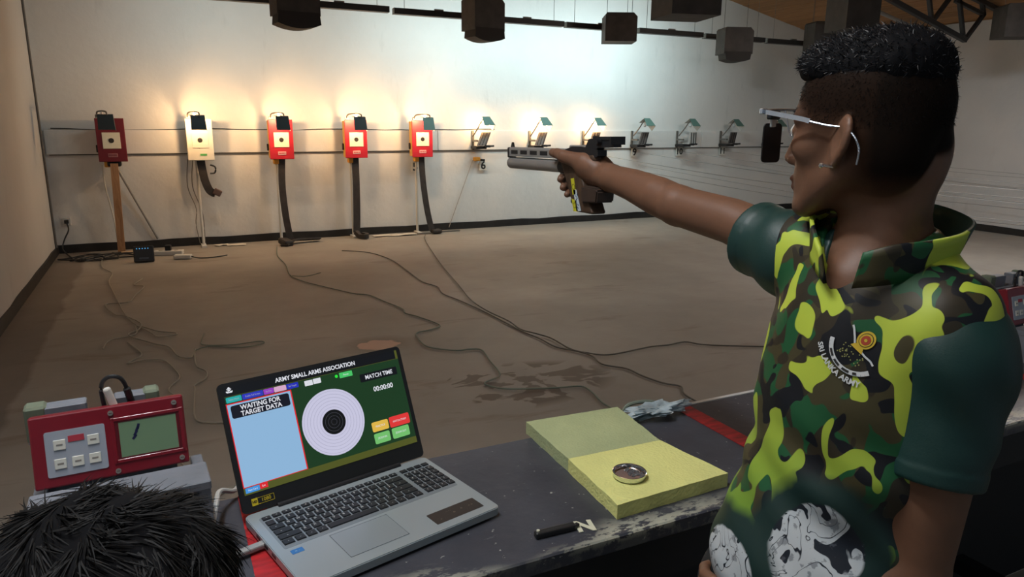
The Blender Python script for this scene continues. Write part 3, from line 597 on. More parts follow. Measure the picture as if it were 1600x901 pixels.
for k in range(3): box(bm, (-.192, .06-.035*k, .011), (.0015, .016, .005))
obj('ports', bm, MBZ, lp)
LH = .240
bm = BM(); prism(bm, [(x, z+LH/2+.002) for x, z in rrect(LWd, LH, .009, 4)], 0, .006)
lid = obj('lid', bm, MBZ, lp, loc=(0, .130, .019), rot=(math.radians(-23), 0, 0))
SU = lambda u: -.183+.366*u
SV = lambda v: .2345-.200*v
def quad(name, u0, v0, u1, v1, mt, lay=1, r=0):
    w, h = (u1-u0)*.366, (v1-v0)*.200; bm = BM(); y = -.0002-.00025*lay
    vs = [bm.verts.new((SU((u0+u1)/2)+a, y, SV((v0+v1)/2)+b)) for a, b in (rrect(w, h, r, 3) if r else [(-w/2, -h/2), (w/2, -h/2), (w/2, h/2), (-w/2, h/2)])]
    f = bm.faces.new(vs); bm.normal_update()
    if f.normal.y > 0: f.normal_flip()
    return obj(name, bm, mt, lid)
def scr(s, u, v, size, mt, lay=4, align='CENTER', bold=0., sx=1.):
    return obj('lettering', text_mesh(s, size, .00005, align, bold, sx), mt, lid, loc=(SU(u), -.0002-.00025*lay, SV(v)), rot=(math.pi/2, 0, 0))
EW = E('screen_white', (.86, .88, .95), .80)
quad('screen', 0, 0, 1, 1, E('screen_green', (.010, .042, .014), .9), 1)
quad('title_bar', .0, .0, .985, .088, E('screen_bar', (.004, .005, .008), .9), 2)
quad('olive_edge', .985, 0, 1, .088, E('screen_olive', (.085, .095, .016), .9), 2); quad('olive_bar', 0, .935, 1, 1, MATS['screen_olive'], 2); quad('olive_line', 0, .088, 1, .092, MATS['screen_olive'], 2)
scr('ARMY SMALL ARMS ASSOCIATION', .498, .040, .0118, EW, bold=.0003, sx=.93)
bm = BM()      # small white crest at the left of the title
for k, (a, b, w, h, rz) in enumerate(((0, .004, .004, .004, .78), (0, .0, .010, .0016, .6), (0, .0, .010, .0016, -.6), (0, -.0035, .010, .002, 0), (-.005, -.002, .0022, .0022, .3), (.005, -.002, .0022, .0022, -.3))): box(bm, (SU(.030)+a, -.0011, SV(.035)+b), (w, .0001, h), rot=(0, rz, 0))
obj('crest', bm, EW, lid)
for u0, u1, col, s in ((.006, .083, (.02, .42, .42), ''), (.087, .194, (.03, .04, .52), ''), (.197, .250, (.32, .05, .55), ''), (.252, .318, (.72, .42, .62), ''), (.32, .385, (.02, .03, .50), '')):
    quad('button', u0, .097, u1, .148, E('scr_%d' % (u0*1000), col, .9), 2, .0015)
for s, u in (('Select Match', .044), ('Enable Full Screen', .140), ('Re-Fire', .223), ('Set Target', .352)): scr(s, u, .122, .0048, E('screen_dimtext', (.55, .6, .7), .6), sx=.8)
quad('button', .419, .106, .465, .158, EW, 2, .001); quad('button', .468, .104, .512, .156, EW, 2, .001)
for u in (.44, .49): scr('- -', u, .13, .005, E('screen_greytext', (.35, .37, .42), .7))
quad('button', .622, .104, .700, .158, E('scr_green', (.07, .58, .14), .9), 2, .0012); scr('Pause', .66, .131, .0052, EW)
bm = BM(); prism(bm, [(SU(.604)+.0032*math.cos(a), SV(.130)+.0032*math.sin(a)) for a in np.linspace(0, 6.283, 20)[:-1]], -.0007, -.0006); obj('status_dot', bm, E('scr_dot', (.03, .85, .05), .9), lid)
quad('time_box', .738, .168, .975, .252, MATS['screen_bar'], 2, .002); scr('MATCH TIME', .857, .212, .0118, EW, bold=.0002, sx=.92)
scr('00:00:00', .866, .352, .0140, EW, bold=.0003, sx=.95)
quad('red_frame', .0, .155, .340, .935, E('scr_red', (.75, .02, .03), .9), 2); quad('data_panel', .005, .165, .333, .928, E('scr_sky', (.30, .52, .78), .86), 3)
quad('notice_box', .019, .180, .322, .300, E('scr_navy', (.006, .007, .016), .9), 3.5, .004)
scr('WAITING FOR', .170, .214, .0122, EW, 5, bold=.0003, sx=.95); scr('TARGET DATA', .170, .270, .0122, EW, 5, bold=.0003, sx=.95); scr('- - - - - -', .20, .322, .004, MATS['screen_greytext'], 5)
def disc(name, r, mt, lay, r0=0):
    bm = BM(); n = 48; y = -.0002-.00025*lay; c = (SU(.534), SV(.565))
    A = [bm.verts.new((c[0]+r*math.cos(-2*math.pi*k/n), y, c[1]+r*math.sin(-2*math.pi*k/n))) for k in range(n)]
    if r0:
        B = [bm.verts.new((c[0]+r0*math.cos(-2*math.pi*k/n), y, c[1]+r0*math.sin(-2*math.pi*k/n))) for k in range(n)]
        for k in range(n): bm.faces.new((A[k], A[(k+1) % n], B[(k+1) % n], B[k]))
    else: bm.faces.new(A)
    bm.normal_update()
    for f in bm.faces:
        if f.normal.y > 0: f.normal_flip()
    return obj(name, bm, mt, lid)
disc('target_disc', .0655, E('scr_lilac', (.66, .65, .85), .84), 2)
ERG = E('scr_ring', (.36, .36, .50), .8)
for k in range(6): disc('target_ring', .0655*(.94-.098*k), ERG, 3, .0655*(.94-.098*k)-.0005)
disc('bull', .0245, E('scr_black', (.004, .004, .006), .8), 3.5)
for k in range(3): disc('target_ring', .0185-.0062*k, E('scr_darkring', (.10, .10, .13), .8), 4.2, .0185-.0062*k-.0005)
for (u0, v0, u1, v1), c, s in (((.744, .678, .847, .778), (.80, .50, .07), 'PRACTICE'), ((.855, .672, .985, .782), (.78, .04, .04), 'MATCH START'), ((.744, .797, .842, .902), (.18, .55, .16), 'ZOOM IN'), ((.857, .793, .968, .902), (.18, .55, .16), 'ZOOM OUT')):
    quad('button', u0, v0, u1, v1, E('scr_b_%s' % s, c, .9), 2, .003); scr(s, (u0+u1)/2, (v0+v1)/2, .0056, EW, sx=.85)
quad('button', .008, .938, .079, .985, E('scr_blue', (.06, .30, .75), .9), 3); quad('button', .080, .934, .121, .981, MATS['scr_red'], 3); scr('New Card', .044, .962, .005, EW, sx=.8); scr('Exit', .10, .958, .005, EW, sx=.8)
bm = BM(); box(bm, (-.168, -.0004, .019), (.011, .0006, .013)); s1 = obj('yellow_sticker', bm, M('sticker_yellow', (.62, .48, .02), .5), lid)
bm = BM()
for a, b, c, d in ((-.147, .0245, .030, .0006), (-.147, .0135, .030, .0006), (-.132, .019, .0006, .011)): box(bm, (a, -.0004, b), (c, .0005, d))
obj('sticker_frame', bm, MATS['sticker_yellow'], lid)
obj('lettering', text_mesh('1080', .0092, .0001), MATS['sticker_yellow'], lid, loc=(-.147, -.0006, .019), rot=(math.pi/2, 0, 0)); obj('lettering', text_mesh('HD', .006, .0001, bold=.0003), MBZ, lid, loc=(-.168, -.0009, .019), rot=(math.pi/2, 0, 0))
# white cables by the laptop
bm = BM(); t = thing('usb_cable', 'white cable with grey plug in the left side of the laptop', 'cable', (0, 0, TZ))
tube(bm, [(.055, 1.160, .010), (.02, 1.145, .009), (-.02, 1.125, .006), (-.06, 1.09, .006), (-.10, 1.08, .006)], .0042, n=8); obj('lead', bm, M('cable_white', (.50, .50, .48), .45), t)
bm = BM(); box(bm, (.078, 1.168, .010), (.055, .015, .010), rot=(0, 0, .28), bev=.003, seg=2); obj('plug', bm, M('plug_grey', (.30, .31, .31), .4), t)
bm = BM(); tube(bm, [(.018, 1.09, TZ+.008), (.022, 1.19, TZ+.04), (.035, 1.27, TZ+.055), (.045, 1.33, TZ+.045), (.07, 1.37, TZ+.02), (.088, 1.405, TZ+.012), (.10, 1.435, TZ-.03), (.11, 1.45, .80), (.10, 1.5, .45), (.16, 1.6, .15), (.18, 1.9, .01), (.22, 2.4, .009)], .0048, n=8)
tag(obj('white_cable', bm, MATS['cable_white']), 'white cable arching over red stripe and off the table left of the laptop', 'cable')
bm = BM(); tube(bm, [(.10, 2.5, .009), (.0, 2.75, .009), (-.02, 2.95, .009), (.08, 3.2, .009), (.20, 3.3, .009)], .007, n=6); tag(obj('floor_cable', bm, MCA), 'pale cable loop on floor between monitor and laptop', 'cable', 'cables on the range floor')
# foam pad, pellet dish, black tool
fp = thing('foam_pad', 'yellow foam pad with a darker olive rear half lying on the table', 'foam pad', (.84, 1.2, TZ))
def slab(name, poly, mt):
    bm = BM(); P = []
    for i in range(len(poly)):
        a, b = Vector(poly[i]), Vector(poly[(i+1) % len(poly)])
        for k in range(8): p = a.lerp(b, k/8); P.append((p.x-.84, p.y-1.2))
    prism(bm, P, .0005, .030, axis='z')
    for v in bm.verts: k = math.sin(v.co.x*90+v.co.y*70); v.co.x += .0010*k; v.co.y += .0006*k
    return obj(name, bm, mt, fp)
slab('front_half', [(.703, .996), (.976, 1.006), (.945, 1.190), (.714, 1.197)], M('foam_yellow', (.74, .74, .27), .9, noise=(9, .10), bump=(160, .35))); 
o = slab('rear_half', [(.714, 1.1975), (.945, 1.1905), (.968, 1.391), (.721, 1.405)], M('foam_olive', (.41, .46, .24), .9, noise=(9, .12), bump=(160, .35))); o['label'] = 'darker olive rear half'
dz = TZ+.0312
t = thing('pellet_dish', 'small round shiny metal dish of pellets on the yellow foam', 'dish', (.784, 1.076, dz))
bm = BM(); lathe(bm, [(.002, 0), (.030, 0), (.033, .003), (.034, .012), (.0332, .0125), (.0322, .012), (.0312, .004), (.029, .002), (.002, .002)], 40); obj('dish', bm, M('chrome', (.72, .73, .74), .12, 1.0), t, smooth=40)
bm = BM()
for k in range(60):
    a, r = rnd.uniform(-1.2, 1.5), .027*math.sqrt(rnd.random()); ball(bm, (r*math.cos(a), r*math.sin(a), .0042), .0021, n=6)
tag(obj('pellets', bm, M('lead_pellet', (.30, .31, .33), .3, .8), t), kind='stuff')
bm = BM(); cyl(bm, (0, 0, .0021), (0, 0, .0026), .028, n=28); obj('liner', bm, M('dish_liner', (.36, .24, .21), .3, .5), t)
t = thing('black_tool', 'slim black tool with a light stud lying beside the painted N', 'tool', (.576, 1.004, TZ), (0, 0, -.04))
bm = BM(); box(bm, (0, 0, .0065), (.080, .014, .012), bev=.003, seg=2); obj('handle', bm, MK, t)
bm = BM(); cyl(bm, (-.034, 0, .0125), (-.034, 0, .0155), .003, n=12); obj('stud', bm, M('stud_cream', (.6, .58, .45), .4), t)
bm = BM(); box(bm, (.041, .001, .006), (.016, .008, .006), rot=(0, 0, .3), bev=.001); obj('tip', bm, MK, t)
# crumpled plastic bag hanging over the far edge
bm = BM(); bmesh.ops.create_icosphere(bm, subdivisions=4, radius=1)
for v in bm.verts:
    p = v.co.copy(); q = .85+.9*mnoise.noise(p*1.7+Vector((3, 1, 2)))+.45*mnoise.noise(p*4.5); v.co = Vector((p.x*.085*q, p.y*.030*q, p.z*.016*q))
zm = min(v.co.z for v in bm.verts)
tag(obj('plastic_bag', bm, M('bag_film', (.42, .50, .53), .3, noise=(30, .5)), loc=(1.056, 1.350, TZ+.001-zm), smooth=30), 'crumpled pale plastic bag behind the foam pad at table edge', 'bag')
bm = BM(); tube(bm, [(.985, 1.392, TZ+.01), (1.0, 1.390, TZ+.03), (1.05, 1.386, TZ+.032), (1.09, 1.38, TZ+.02), (1.115, 1.372, TZ+.006)], .005, n=7); tag(obj('cable_loop', bm, MCG), 'short dark green cable loop on the plastic bag', 'cable')
# red scoring monitors on grey wooden stands
MMR = M('monitor_red', (.20, .006, .016), .4, coat=.2); MMD = M('monitor_red_dark', (.10, .004, .010), .45); MKP = M('keypad_grey', (.34, .37, .43), .45); MKW = M('keypad_white', (.66, .65, .58), .5)
MWG = M('stand_grey', (.19, .205, .235), .6, noise=(10, .25), bump=(30, .2)); MWR = M('stand_raw_wood', (.16, .19, .13), .8, noise=(12, .3)); MSC = M('screw_silver', (.5, .48, .42), .35, .8)
def monitor(x, y, z, yaw, label, slabel, first=True):
    t = thing('scoring_monitor', label, 'monitor', (x, y, z), (math.radians(76), 0, yaw)); w, h = .228, .118
    U = lambda u, v: ((u-.5)*w, (.5-v)*h)
    bm = BM(); box(bm, (0, 0, -.014), (w, h, .028), bev=.003, seg=2); obj('case', bm, MMR, t)
    bm = BM(); prism(bm, [(a*1+U(.275, .54)[0], b+U(.275, .54)[1]) for a, b in rrect(.086, .074, .003, 2)], 0, .0015, axis='z'); kp = obj('keypad', bm, MKP, t)
    for u, v in ((.175, .42), (.385, .42), (.170, .68), (.278, .68), (.385, .68)):
        bm = BM(); box(bm, (*U(u, v), .0025), (.017, .0165, .002), bev=.0007); k = obj('keypad_button', bm, MKW, kp)
        bm = BM(); box(bm, (*U(u, v), .0036), (.009, .0028, .0003)); obj('button_print', bm, M('print_grey', (.22, .20, .18), .6), kp)
    bm = BM(); box(bm, (*U(.280, .36), .0019), (.023, .010, .001)); obj('red_label', bm, M('label_red', (.42, .04, .06), .5), kp)
    fr = BM()
    for (u, v), (a, b) in (((.745, .205), (.106, .006)), ((.745, .80), (.106, .006)), ((.515, .5), (.006, .077)), ((.975, .5), (.006, .077))): box(fr, (*U(u, v), .001), (a, b, .003), bev=.0008)
    obj('display_frame', fr, MMR, t)
    bm = BM(); box(bm, (*U(.745, .50), .0003), (.088, .062, .001)); d = obj('display', bm, M('lcd_green', (.17, .27, .16), .3), t)
    bm = BM()
    for a, b, q in ((-.021, .014, .9), (-.024, .007, 1.1), (-.019, .018, .6), (-.026, .001, 1.4)): box(bm, (U(.745, .5)[0]+a+.004, U(.745, .5)[1]+b, .001), (.004, .009, .0003), rot=(0, 0, -.5*q))
    obj('display_mark', bm, M('lcd_ink', (.01, .012, .06), .5), d)
    bm = BM()
    for a, b, c, e in ((.745, .235, .092, .004), (.745, .765, .092, .003), (.54, .5, .004, .066), (.952, .5, .004, .066)): box(bm, (*U(a, b), .0008), (c, e, .0012))
    obj('display_bezel', bm, MMD, d)
    for u, v in ((.51, .10), (.935, .09), (.52, .93), (.95, .91)):
        bm = BM(); cyl(bm, (*U(u, v), 0), (*U(u, v), .0032), .0042, n=14); s = obj('screw', bm, MSC, t)
        bm = BM(); box(bm, (*U(u, v), .0033), (.005, .0009, .0004)); obj('slot', bm, MMD, s)
    zb = z-.060-TZ
    t2 = thing('monitor_stand', slabel, 'stand', (x, y, TZ), (0, 0, yaw))
    bm = BM(); box(bm, (.008, -.058, zb-.008), (.262, .080, .016), bev=.002); obj('ledge', bm, MWG, t2)
    for s in (-1, 1):
        bm = BM(); box(bm, (.008+s*.120, -.020, (zb-.016)/2), (.020, .145, zb-.016), bev=.0015); obj('side_panel', bm, MWG, t2)
    bm = BM(); box(bm, (-.004, .054, .108), (.20, .012, .205), bev=.001); obj('back_board', bm, MWG, t2)
    for xa, xw, raw in ((-.078, .090, -1), (.044, .070, 1)):
        bm = BM(); box(bm, (xa, .077, .214), (xw, .030, .062), bev=.002); b = obj('top_block', bm, MWG, t2)
        bm = BM(); box(bm, (xa+raw*xw*.33, .0775, .217), (xw*.36, .034, .064), bev=.004); obj('raw_end', bm, MWR, b)
    t3 = thing('monitor_lead', 'black lead with white plug looped behind the red monitor '+('at left' if first else 'at the right edge'), 'cable', (x+.014, y+.045, z+.060))
    bm = BM(); tube(bm, [(-.022, 0, -.02), (-.024, .0, .022), (-.012, .0, .038), (.006, .0, .034), (.014, .004, .012), (.016, .006, -.015)], .0036, n=8); obj('lead', bm, MK, t3)
    bm = BM(); box(bm, (-.011, -.010, .004), (.012, .012, .040), rot=(0, -.25, 0), bev=.004, seg=2); obj('white_plug', bm, MPO, t3)
    bm = BM(); cyl(bm, (.014, .0, .014), (.018, .006, -.012), .006, n=10); obj('black_plug', bm, MK, t3)
monitor(-.115, 1.296, 1.131, .05, 'dark red scoring monitor with green display at left, above the dark haired head', 'grey wooden stand under the red monitor at left')
monitor(2.466, 1.29, 1.100, .05, 'dark red scoring monitor at the right picture edge behind the man', 'grey wooden stand at the right picture edge behind the man', False)
# ---------------------------------------------------------------- signed-distance modelling for bodies and cloth
f32 = np.float32
def A3(p): return np.asarray(p, f32)
def ell(P, c, r, R=None):
    q = P-A3(c)
    if R is not None: q = q @ np.asarray(R, f32)
    r = A3(r); a = q/r; k0 = np.sqrt((a*a).sum(1))+1e-9; b = a/r; k1 = np.sqrt((b*b).sum(1))+1e-9
    return k0*(k0-1)/k1
def cone(P, a, b, ra, rb):
    a, b = A3(a), A3(b); ab = b-a; q = P-a; t = np.clip(q @ ab/np.dot(ab, ab), 0, 1)
    d = q-t[:, None]*ab; return np.sqrt((d*d).sum(1))-(ra+(rb-ra)*t)
def chain(P, pts, rs, k=.0):
    d = None
    for i in range(len(pts)-1):
        e = cone(P, pts[i], pts[i+1], rs[i], rs[i+1]); d = e if d is None else (smin(d, e, k) if k else np.minimum(d, e))
    return d
def smin(a, b, k):
    h = np.clip(.5+.5*(b-a)/k, 0, 1); return b+(a-b)*h-k*h*(1-h)
def smax(a, b, k): return -smin(-a, -b, k)
def within(P, lo, hi, fn, d, k):
    """smooth-union fn(P) into d, evaluated only inside a bounding box"""
    m = np.all((P > A3(lo)) & (P < A3(hi)), axis=1)
    if m.any(): d[m] = smin(d[m], fn(P[m]), k)
    return d
OFF = np.array([[i, j, k] for i in (0, 1) for j in (0, 1) for k in (0, 1)])
def sdf_mesh(name, f, lo, hi, h, B=6):
    lo = np.array(lo, float); hi = np.array(hi, float); nb = np.ceil((hi-lo)/(h*B)).astype(int)
    g = np.stack(np.meshgrid(*[np.arange(n) for n in nb], indexing='ij'), -1).reshape(-1, 3)
    d = f((lo+(g+.5)*B*h).astype(f32)); g = g[np.abs(d) < B*h*1.35]
    loc = np.stack(np.meshgrid(*[np.arange(B+1)]*3, indexing='ij'), -1).reshape(-1, 3)
    idx = (g[:, None, :]*B+loc[None]); val = np.empty(idx.shape[:2], f32)
    for s in range(0, len(g), 3000):
        q = (lo+idx[s:s+3000]*h).astype(f32); val[s:s+3000] = f(q.reshape(-1, 3)).reshape(q.shape[:2])
    V = val.reshape(-1, B+1, B+1, B+1); base = g*B
    c8 = np.stack([V[:, i:i+B, j:j+B, k:k+B] for i, j, k in OFF], -1)
    neg = c8 < 0; act = neg.any(-1) & ~neg.all(-1); bi, ci, cj, ck = np.nonzero(act)
    cell = base[bi]+np.stack([ci, cj, ck], 1); c8 = c8[act]; acc = np.zeros((len(c8), 3)); cnt = np.zeros(len(c8))
    for a in range(8):
        for ax in range(3):
            if OFF[a][ax] == 0:
                b = a+(4, 2, 1)[ax]; va, vb = c8[:, a], c8[:, b]; m = (va < 0) != (vb < 0)
                t = np.where(m, va/np.where(m, va-vb, 1), 0); p = OFF[a]+np.zeros((len(c8), 3)); p[:, ax] += t; acc += np.where(m[:, None], p, 0); cnt += m
    verts = lo+(cell+acc/cnt[:, None])*h
    N = nb*B+2; K = lambda c: (c[:, 0]*N[1]+c[:, 1])*N[2]+c[:, 2]
    key = K(cell); so = np.argsort(key); ks = key[so]; faces = []
    def look(c):
        k = K(c); j = np.clip(np.searchsorted(ks, k), 0, len(ks)-1); return np.where(ks[j] == k, so[j], -1)
    for ax in range(3):
        b = (4, 2, 1)[ax]; m = (c8[:, 0] < 0) != (c8[:, b] < 0); c = cell[m]; inside = c8[m, 0] < 0
        u, w = (ax+1) % 3, (ax+2) % 3; du = np.zeros(3, int); du[u] = 1; dw = np.zeros(3, int); dw[w] = 1
        q = np.stack([look(c-du-dw), look(c-dw), look(c), look(c-du)], 1)
        q = np.where(inside[:, None], q, q[:, ::-1]); faces.append(q[(q >= 0).all(1)])
    F = np.concatenate(faces); me = bpy.data.meshes.new(name)
    me.vertices.add(len(verts)); me.vertices.foreach_set('co', verts.astype(f32).ravel())
    me.loops.add(F.size); me.loops.foreach_set('vertex_index', F.astype(np.int32).ravel())
    me.polygons.add(len(F)); me.polygons.foreach_set('loop_start', np.arange(0, F.size, 4, dtype=np.int32)); me.polygons.foreach_set('loop_total', np.full(len(F), 4, np.int32))
    me.update(calc_edges=True); me.polygons.foreach_set('use_smooth', [True]*len(F)); me['n'] = len(F)
    return me, verts
def relax(me, it=2, lam=.5):
    bm = bmesh.new(); bm.from_mesh(me)
    for _ in range(it): bmesh.ops.smooth_vert(bm, verts=bm.verts, factor=lam, use_axis_x=True, use_axis_y=True, use_axis_z=True)
    bm.to_mesh(me); bm.free()
def attr(me, name, val):
    a = me.attributes.new(name, 'FLOAT', 'POINT'); a.data.foreach_set('value', np.asarray(val, f32))
def vco(me):
    a = np.empty(len(me.vertices)*3, f32); me.vertices.foreach_get('co', a); return a.reshape(-1, 3)
def vno(me):
    a = np.empty(len(me.vertices)*3, f32); me.vertex_normals.foreach_get('vector', a); return a.reshape(-1, 3)
def sstep(x, a, b):
    t = np.clip((x-a)/(b-a), 0, 1); return t*t*(3-2*t)
def strands(name, roots, nors, flow, length, width, mt, parent, lift=.35, curl=.2, seg=4, bendk=1.):
    """thousands of thin tapering hair ribbons grown from roots along flow"""
    n = len(roots); ln = length*(.6+.6*nr.rand(n)); d = flow+nors*lift+nr.randn(n, 3)*curl; d /= np.linalg.norm(d, axis=1)[:, None]
    side = np.cross(d, nors+nr.randn(n, 3)*.5); side /= np.linalg.norm(side, axis=1)[:, None]+1e-9; bend = nr.randn(n, 3)*.25*bendk-nors*.45*bendk
    vs = np.empty((n, seg+1, 2, 3))
    for s in range(seg+1):
        t = s/seg; p = roots+d*(ln*t)[:, None]+bend*(ln*t*t*.5)[:, None]; w = width*(1-.85*t)
        vs[:, s, 0] = p-side*w; vs[:, s, 1] = p+side*w
    b = (np.arange(n)*(seg+1)*2)[:, None]; fs = np.concatenate([np.stack([b[:, 0]+2*s, b[:, 0]+2*s+1, b[:, 0]+2*s+3, b[:, 0]+2*s+2], 1) for s in range(seg)])
    me = bpy.data.meshes.new(name); V = vs.reshape(-1, 3); me.vertices.add(len(V)); me.vertices.foreach_set('co', V.astype(f32).ravel())
    me.loops.add(fs.size); me.loops.foreach_set('vertex_index', fs.astype(np.int32).ravel()); me.polygons.add(len(fs))
    me.polygons.foreach_set('loop_start', np.arange(0, fs.size, 4, dtype=np.int32)); me.polygons.foreach_set('loop_total', np.full(len(fs), 4, np.int32)); me.update(calc_edges=True)
    me.polygons.foreach_set('use_smooth', [True]*len(fs)); me.materials.append(mt)
    o = bpy.data.objects.new(name, me); link(o, parent); return tag(o, kind='stuff')
MHA = M('black_hair', (.005, .005, .006), .8, spec=.08); MHB = M('black_hair_strand', (.007, .007, .009), .46, spec=.42)
def skin_mat(name, col, rough=.5):
    g = G(name); n = g.noise(g.map(), 28, 4); c = g.mix(g.ramp(n, .3, .7), tuple(x*.9 for x in col), col)
    c = g.mix(g.attr('lips'), c, (col[0]*.75, col[1]*.5, col[2]*.55)); c = g.mix(g.attr('stubble'), c, (.005, .0045, .004))
    g.bump(g.noise(g.map(), 260, 2), .08, .002); g.done(c, rough, spec=.4); g.put(g.b.inputs['Specular IOR Level'], g.ramp(g.attr('stubble'), 0, .8, .4, .02)); return g.m
def head_sdf(q, ears=True):
    s = q.copy(); s[:, 1] = np.abs(s[:, 1])
    d = ell(q, (-.010, 0, .032), (.101, .076, .092))
    d = smin(d, ell(q, (.034, 0, -.030), (.056, .058, .078)), .03)
    d = smin(d, ell(s, (-.045, .028, -.030), (.050, .040, .055)), .03)
    d = smin(d, cone(s, (-.008, .054, -.050), (.066, .020, -.105), .018, .016), .025)
    d = smin(d, ell(q, (.078, 0, -.109), (.018, .022, .016)), .018)
    d = smin(d, ell(q, (.070, 0, -.070), (.024, .028, .030)), .02)
    d = smin(d, cone(s, (.083, .008, .022), (.062, .053, .018), .010, .011), .014)
    d = smin(d, ell(s, (.050, .048, -.022), (.026, .014, .016)), .02)
    d = smin(d, cone(q, (.088, 0, .012), (.108, 0, -.038), .007, .0095), .012)
    d = smin(d, ell(s, (.097, .011, -.043), (.010, .007, .0065)), .006)
    d = smax(d, -ell(s, (.096, .032, .000), (.017, .017, .010)), .012)
    d = smin(d, ell(s, (.074, .032, .000), (.013, .015, .011)), .004)
    d = smin(d, ell(q, (.0925, 0, -.0685), (.009, .022, .0062)), .005)
    d = smin(d, ell(q, (.090, 0, -.0805), (.010, .019, .0070)), .005)
    if not ears: return d
    e = s.copy(); e[:, 0] += .012; e[:, 2] += .012; e[:, 0] += e[:, 2]*.22; e[:, 1] = e[:, 1]-.080+.72*e[:, 0]
    ear = ell(e, (0, 0, 0), (.0185, .0100, .0315)); ear = smin(ear, ell(e, (.004, -.003, -.028), (.009, .006, .010)), .008)
    ear = smax(ear, -ell(e, (.005, .010, -.002), (.012, .0075, .020)), .004)
    return smin(d, ear, .006)
def to_local(P, c, yaw, tilt=0., roll=0.):
    """world -> head frame (f forward, l person's left, z up)"""
    F = Vector((-math.sin(yaw), math.cos(yaw), 0)); L = Vector((-math.cos(yaw), -math.sin(yaw), 0)); Z = Vector((0, 0, 1))
    q = Matrix.Rotation(tilt, 3, L) @ Matrix.Rotation(roll, 3, F); F, L, Z = q @ F, q @ L, q @ Z
    R = np.array([F, L, Z], f32).T; return ((P-A3(c)) @ R).astype(f32), R
# ---------------------------------------------------------------- the shooter
HC, HY, HT, HR, HS = (.834, .667, 1.650), .20, .03, 0.0, .95
SHL, SHR = (.855, .515, 1.400), (.862, .795, 1.475)
ELR, WRR = (.850, 1.055, 1.509), (.858, 1.292, 1.543)
ELL, WRL = (.832, .515, 1.092), (.722, .612, .985)
def hand_r(W_):
    P = ((W_-A3((.853, 1.451, 1.572)))/1.04+A3((.820, 1.395, 1.575))).astype(f32); WR = (.826, 1.245, 1.546)
    d = ell(P, (.838, 1.335, 1.555), (.021, .060, .040))
    d = smin(d, cone(P, WR, (.836, 1.32, 1.556), .026, .034), .02)
    d = smin(d, ell(P, (.812, 1.318, 1.566), (.020, .036, .024)), .015)          # ball of the thumb over the grip
    d = smin(d, chain(P, [(.810, 1.325, 1.574), (.795, 1.385, 1.584), (.797, 1.418, 1.589), (.799, 1.442, 1.590)], [.019, .0135, .0110, .0095], .004), .010)
    F = [[(.846, 1.362, 1.574), (.852, 1.408, 1.573), (.846, 1.438, 1.566), (.828, 1.447, 1.560)],
         [(.850, 1.360, 1.552), (.861, 1.402, 1.544), (.846, 1.430, 1.536), (.812, 1.422, 1.534), (.800, 1.406, 1.533)],
         [(.851, 1.350, 1.534), (.861, 1.388, 1.527), (.846, 1.414, 1.519), (.812, 1.408, 1.517), (.799, 1.392, 1.516)],
         [(.849, 1.338, 1.518), (.858, 1.372, 1.512), (.844, 1.396, 1.505), (.814, 1.390, 1.503), (.800, 1.376, 1.502)]]
    for k, f in enumerate(F): d = smin(d, chain(P, f, [.0115, .0105, .0098, .0088, .0080][:len(f)] if k < 3 else [.0105, .0095, .0088, .0078, .0070], .003), .005)
    return d*1.04
def hand_l(W_):
    P = (W_-A3((.070, .044, -.098))).astype(f32)
    d = smin(cone(P, (.660, .570, 1.078), (.628, .625, 1.070), .024, .030), ell(P, (.622, .640, 1.066), (.024, .040, .030)), .02)
    for k in range(4):
        z = 1.090-.018*k; d = smin(d, chain(P, [(.614, .664, z), (.622, .700, z-.006), (.640, .722, z-.012), (.658, .728, z-.016)], [.0105, .0098, .009, .008]), .005)
    return smin(d, chain(P, [(.628, .620, 1.088), (.632, .655, 1.104), (.648, .680, 1.106)], [.014, .011, .009]), .008)
def torso_core(P):
    d = ell(P, (.858, .643, 1.325), (.106, .148, .185))
    d = smin(d, ell(P, (.836, .648, 1.12), (.106, .138, .20)), .08)
    d = smin(d, ell(P, (.815, .655, .98), (.110, .142, .12)), .08)
    d = smin(d, cone(P, SHR, (.857, .530, 1.405), .046, .050), .05)
    d = smin(d, cone(P, (.877, .655, 1.497), (.868, .760, 1.468), .042, .042), .05)
    return smin(d, cone(P, (.880, .640, 1.495), (.868, .548, 1.430), .043, .044), .05)
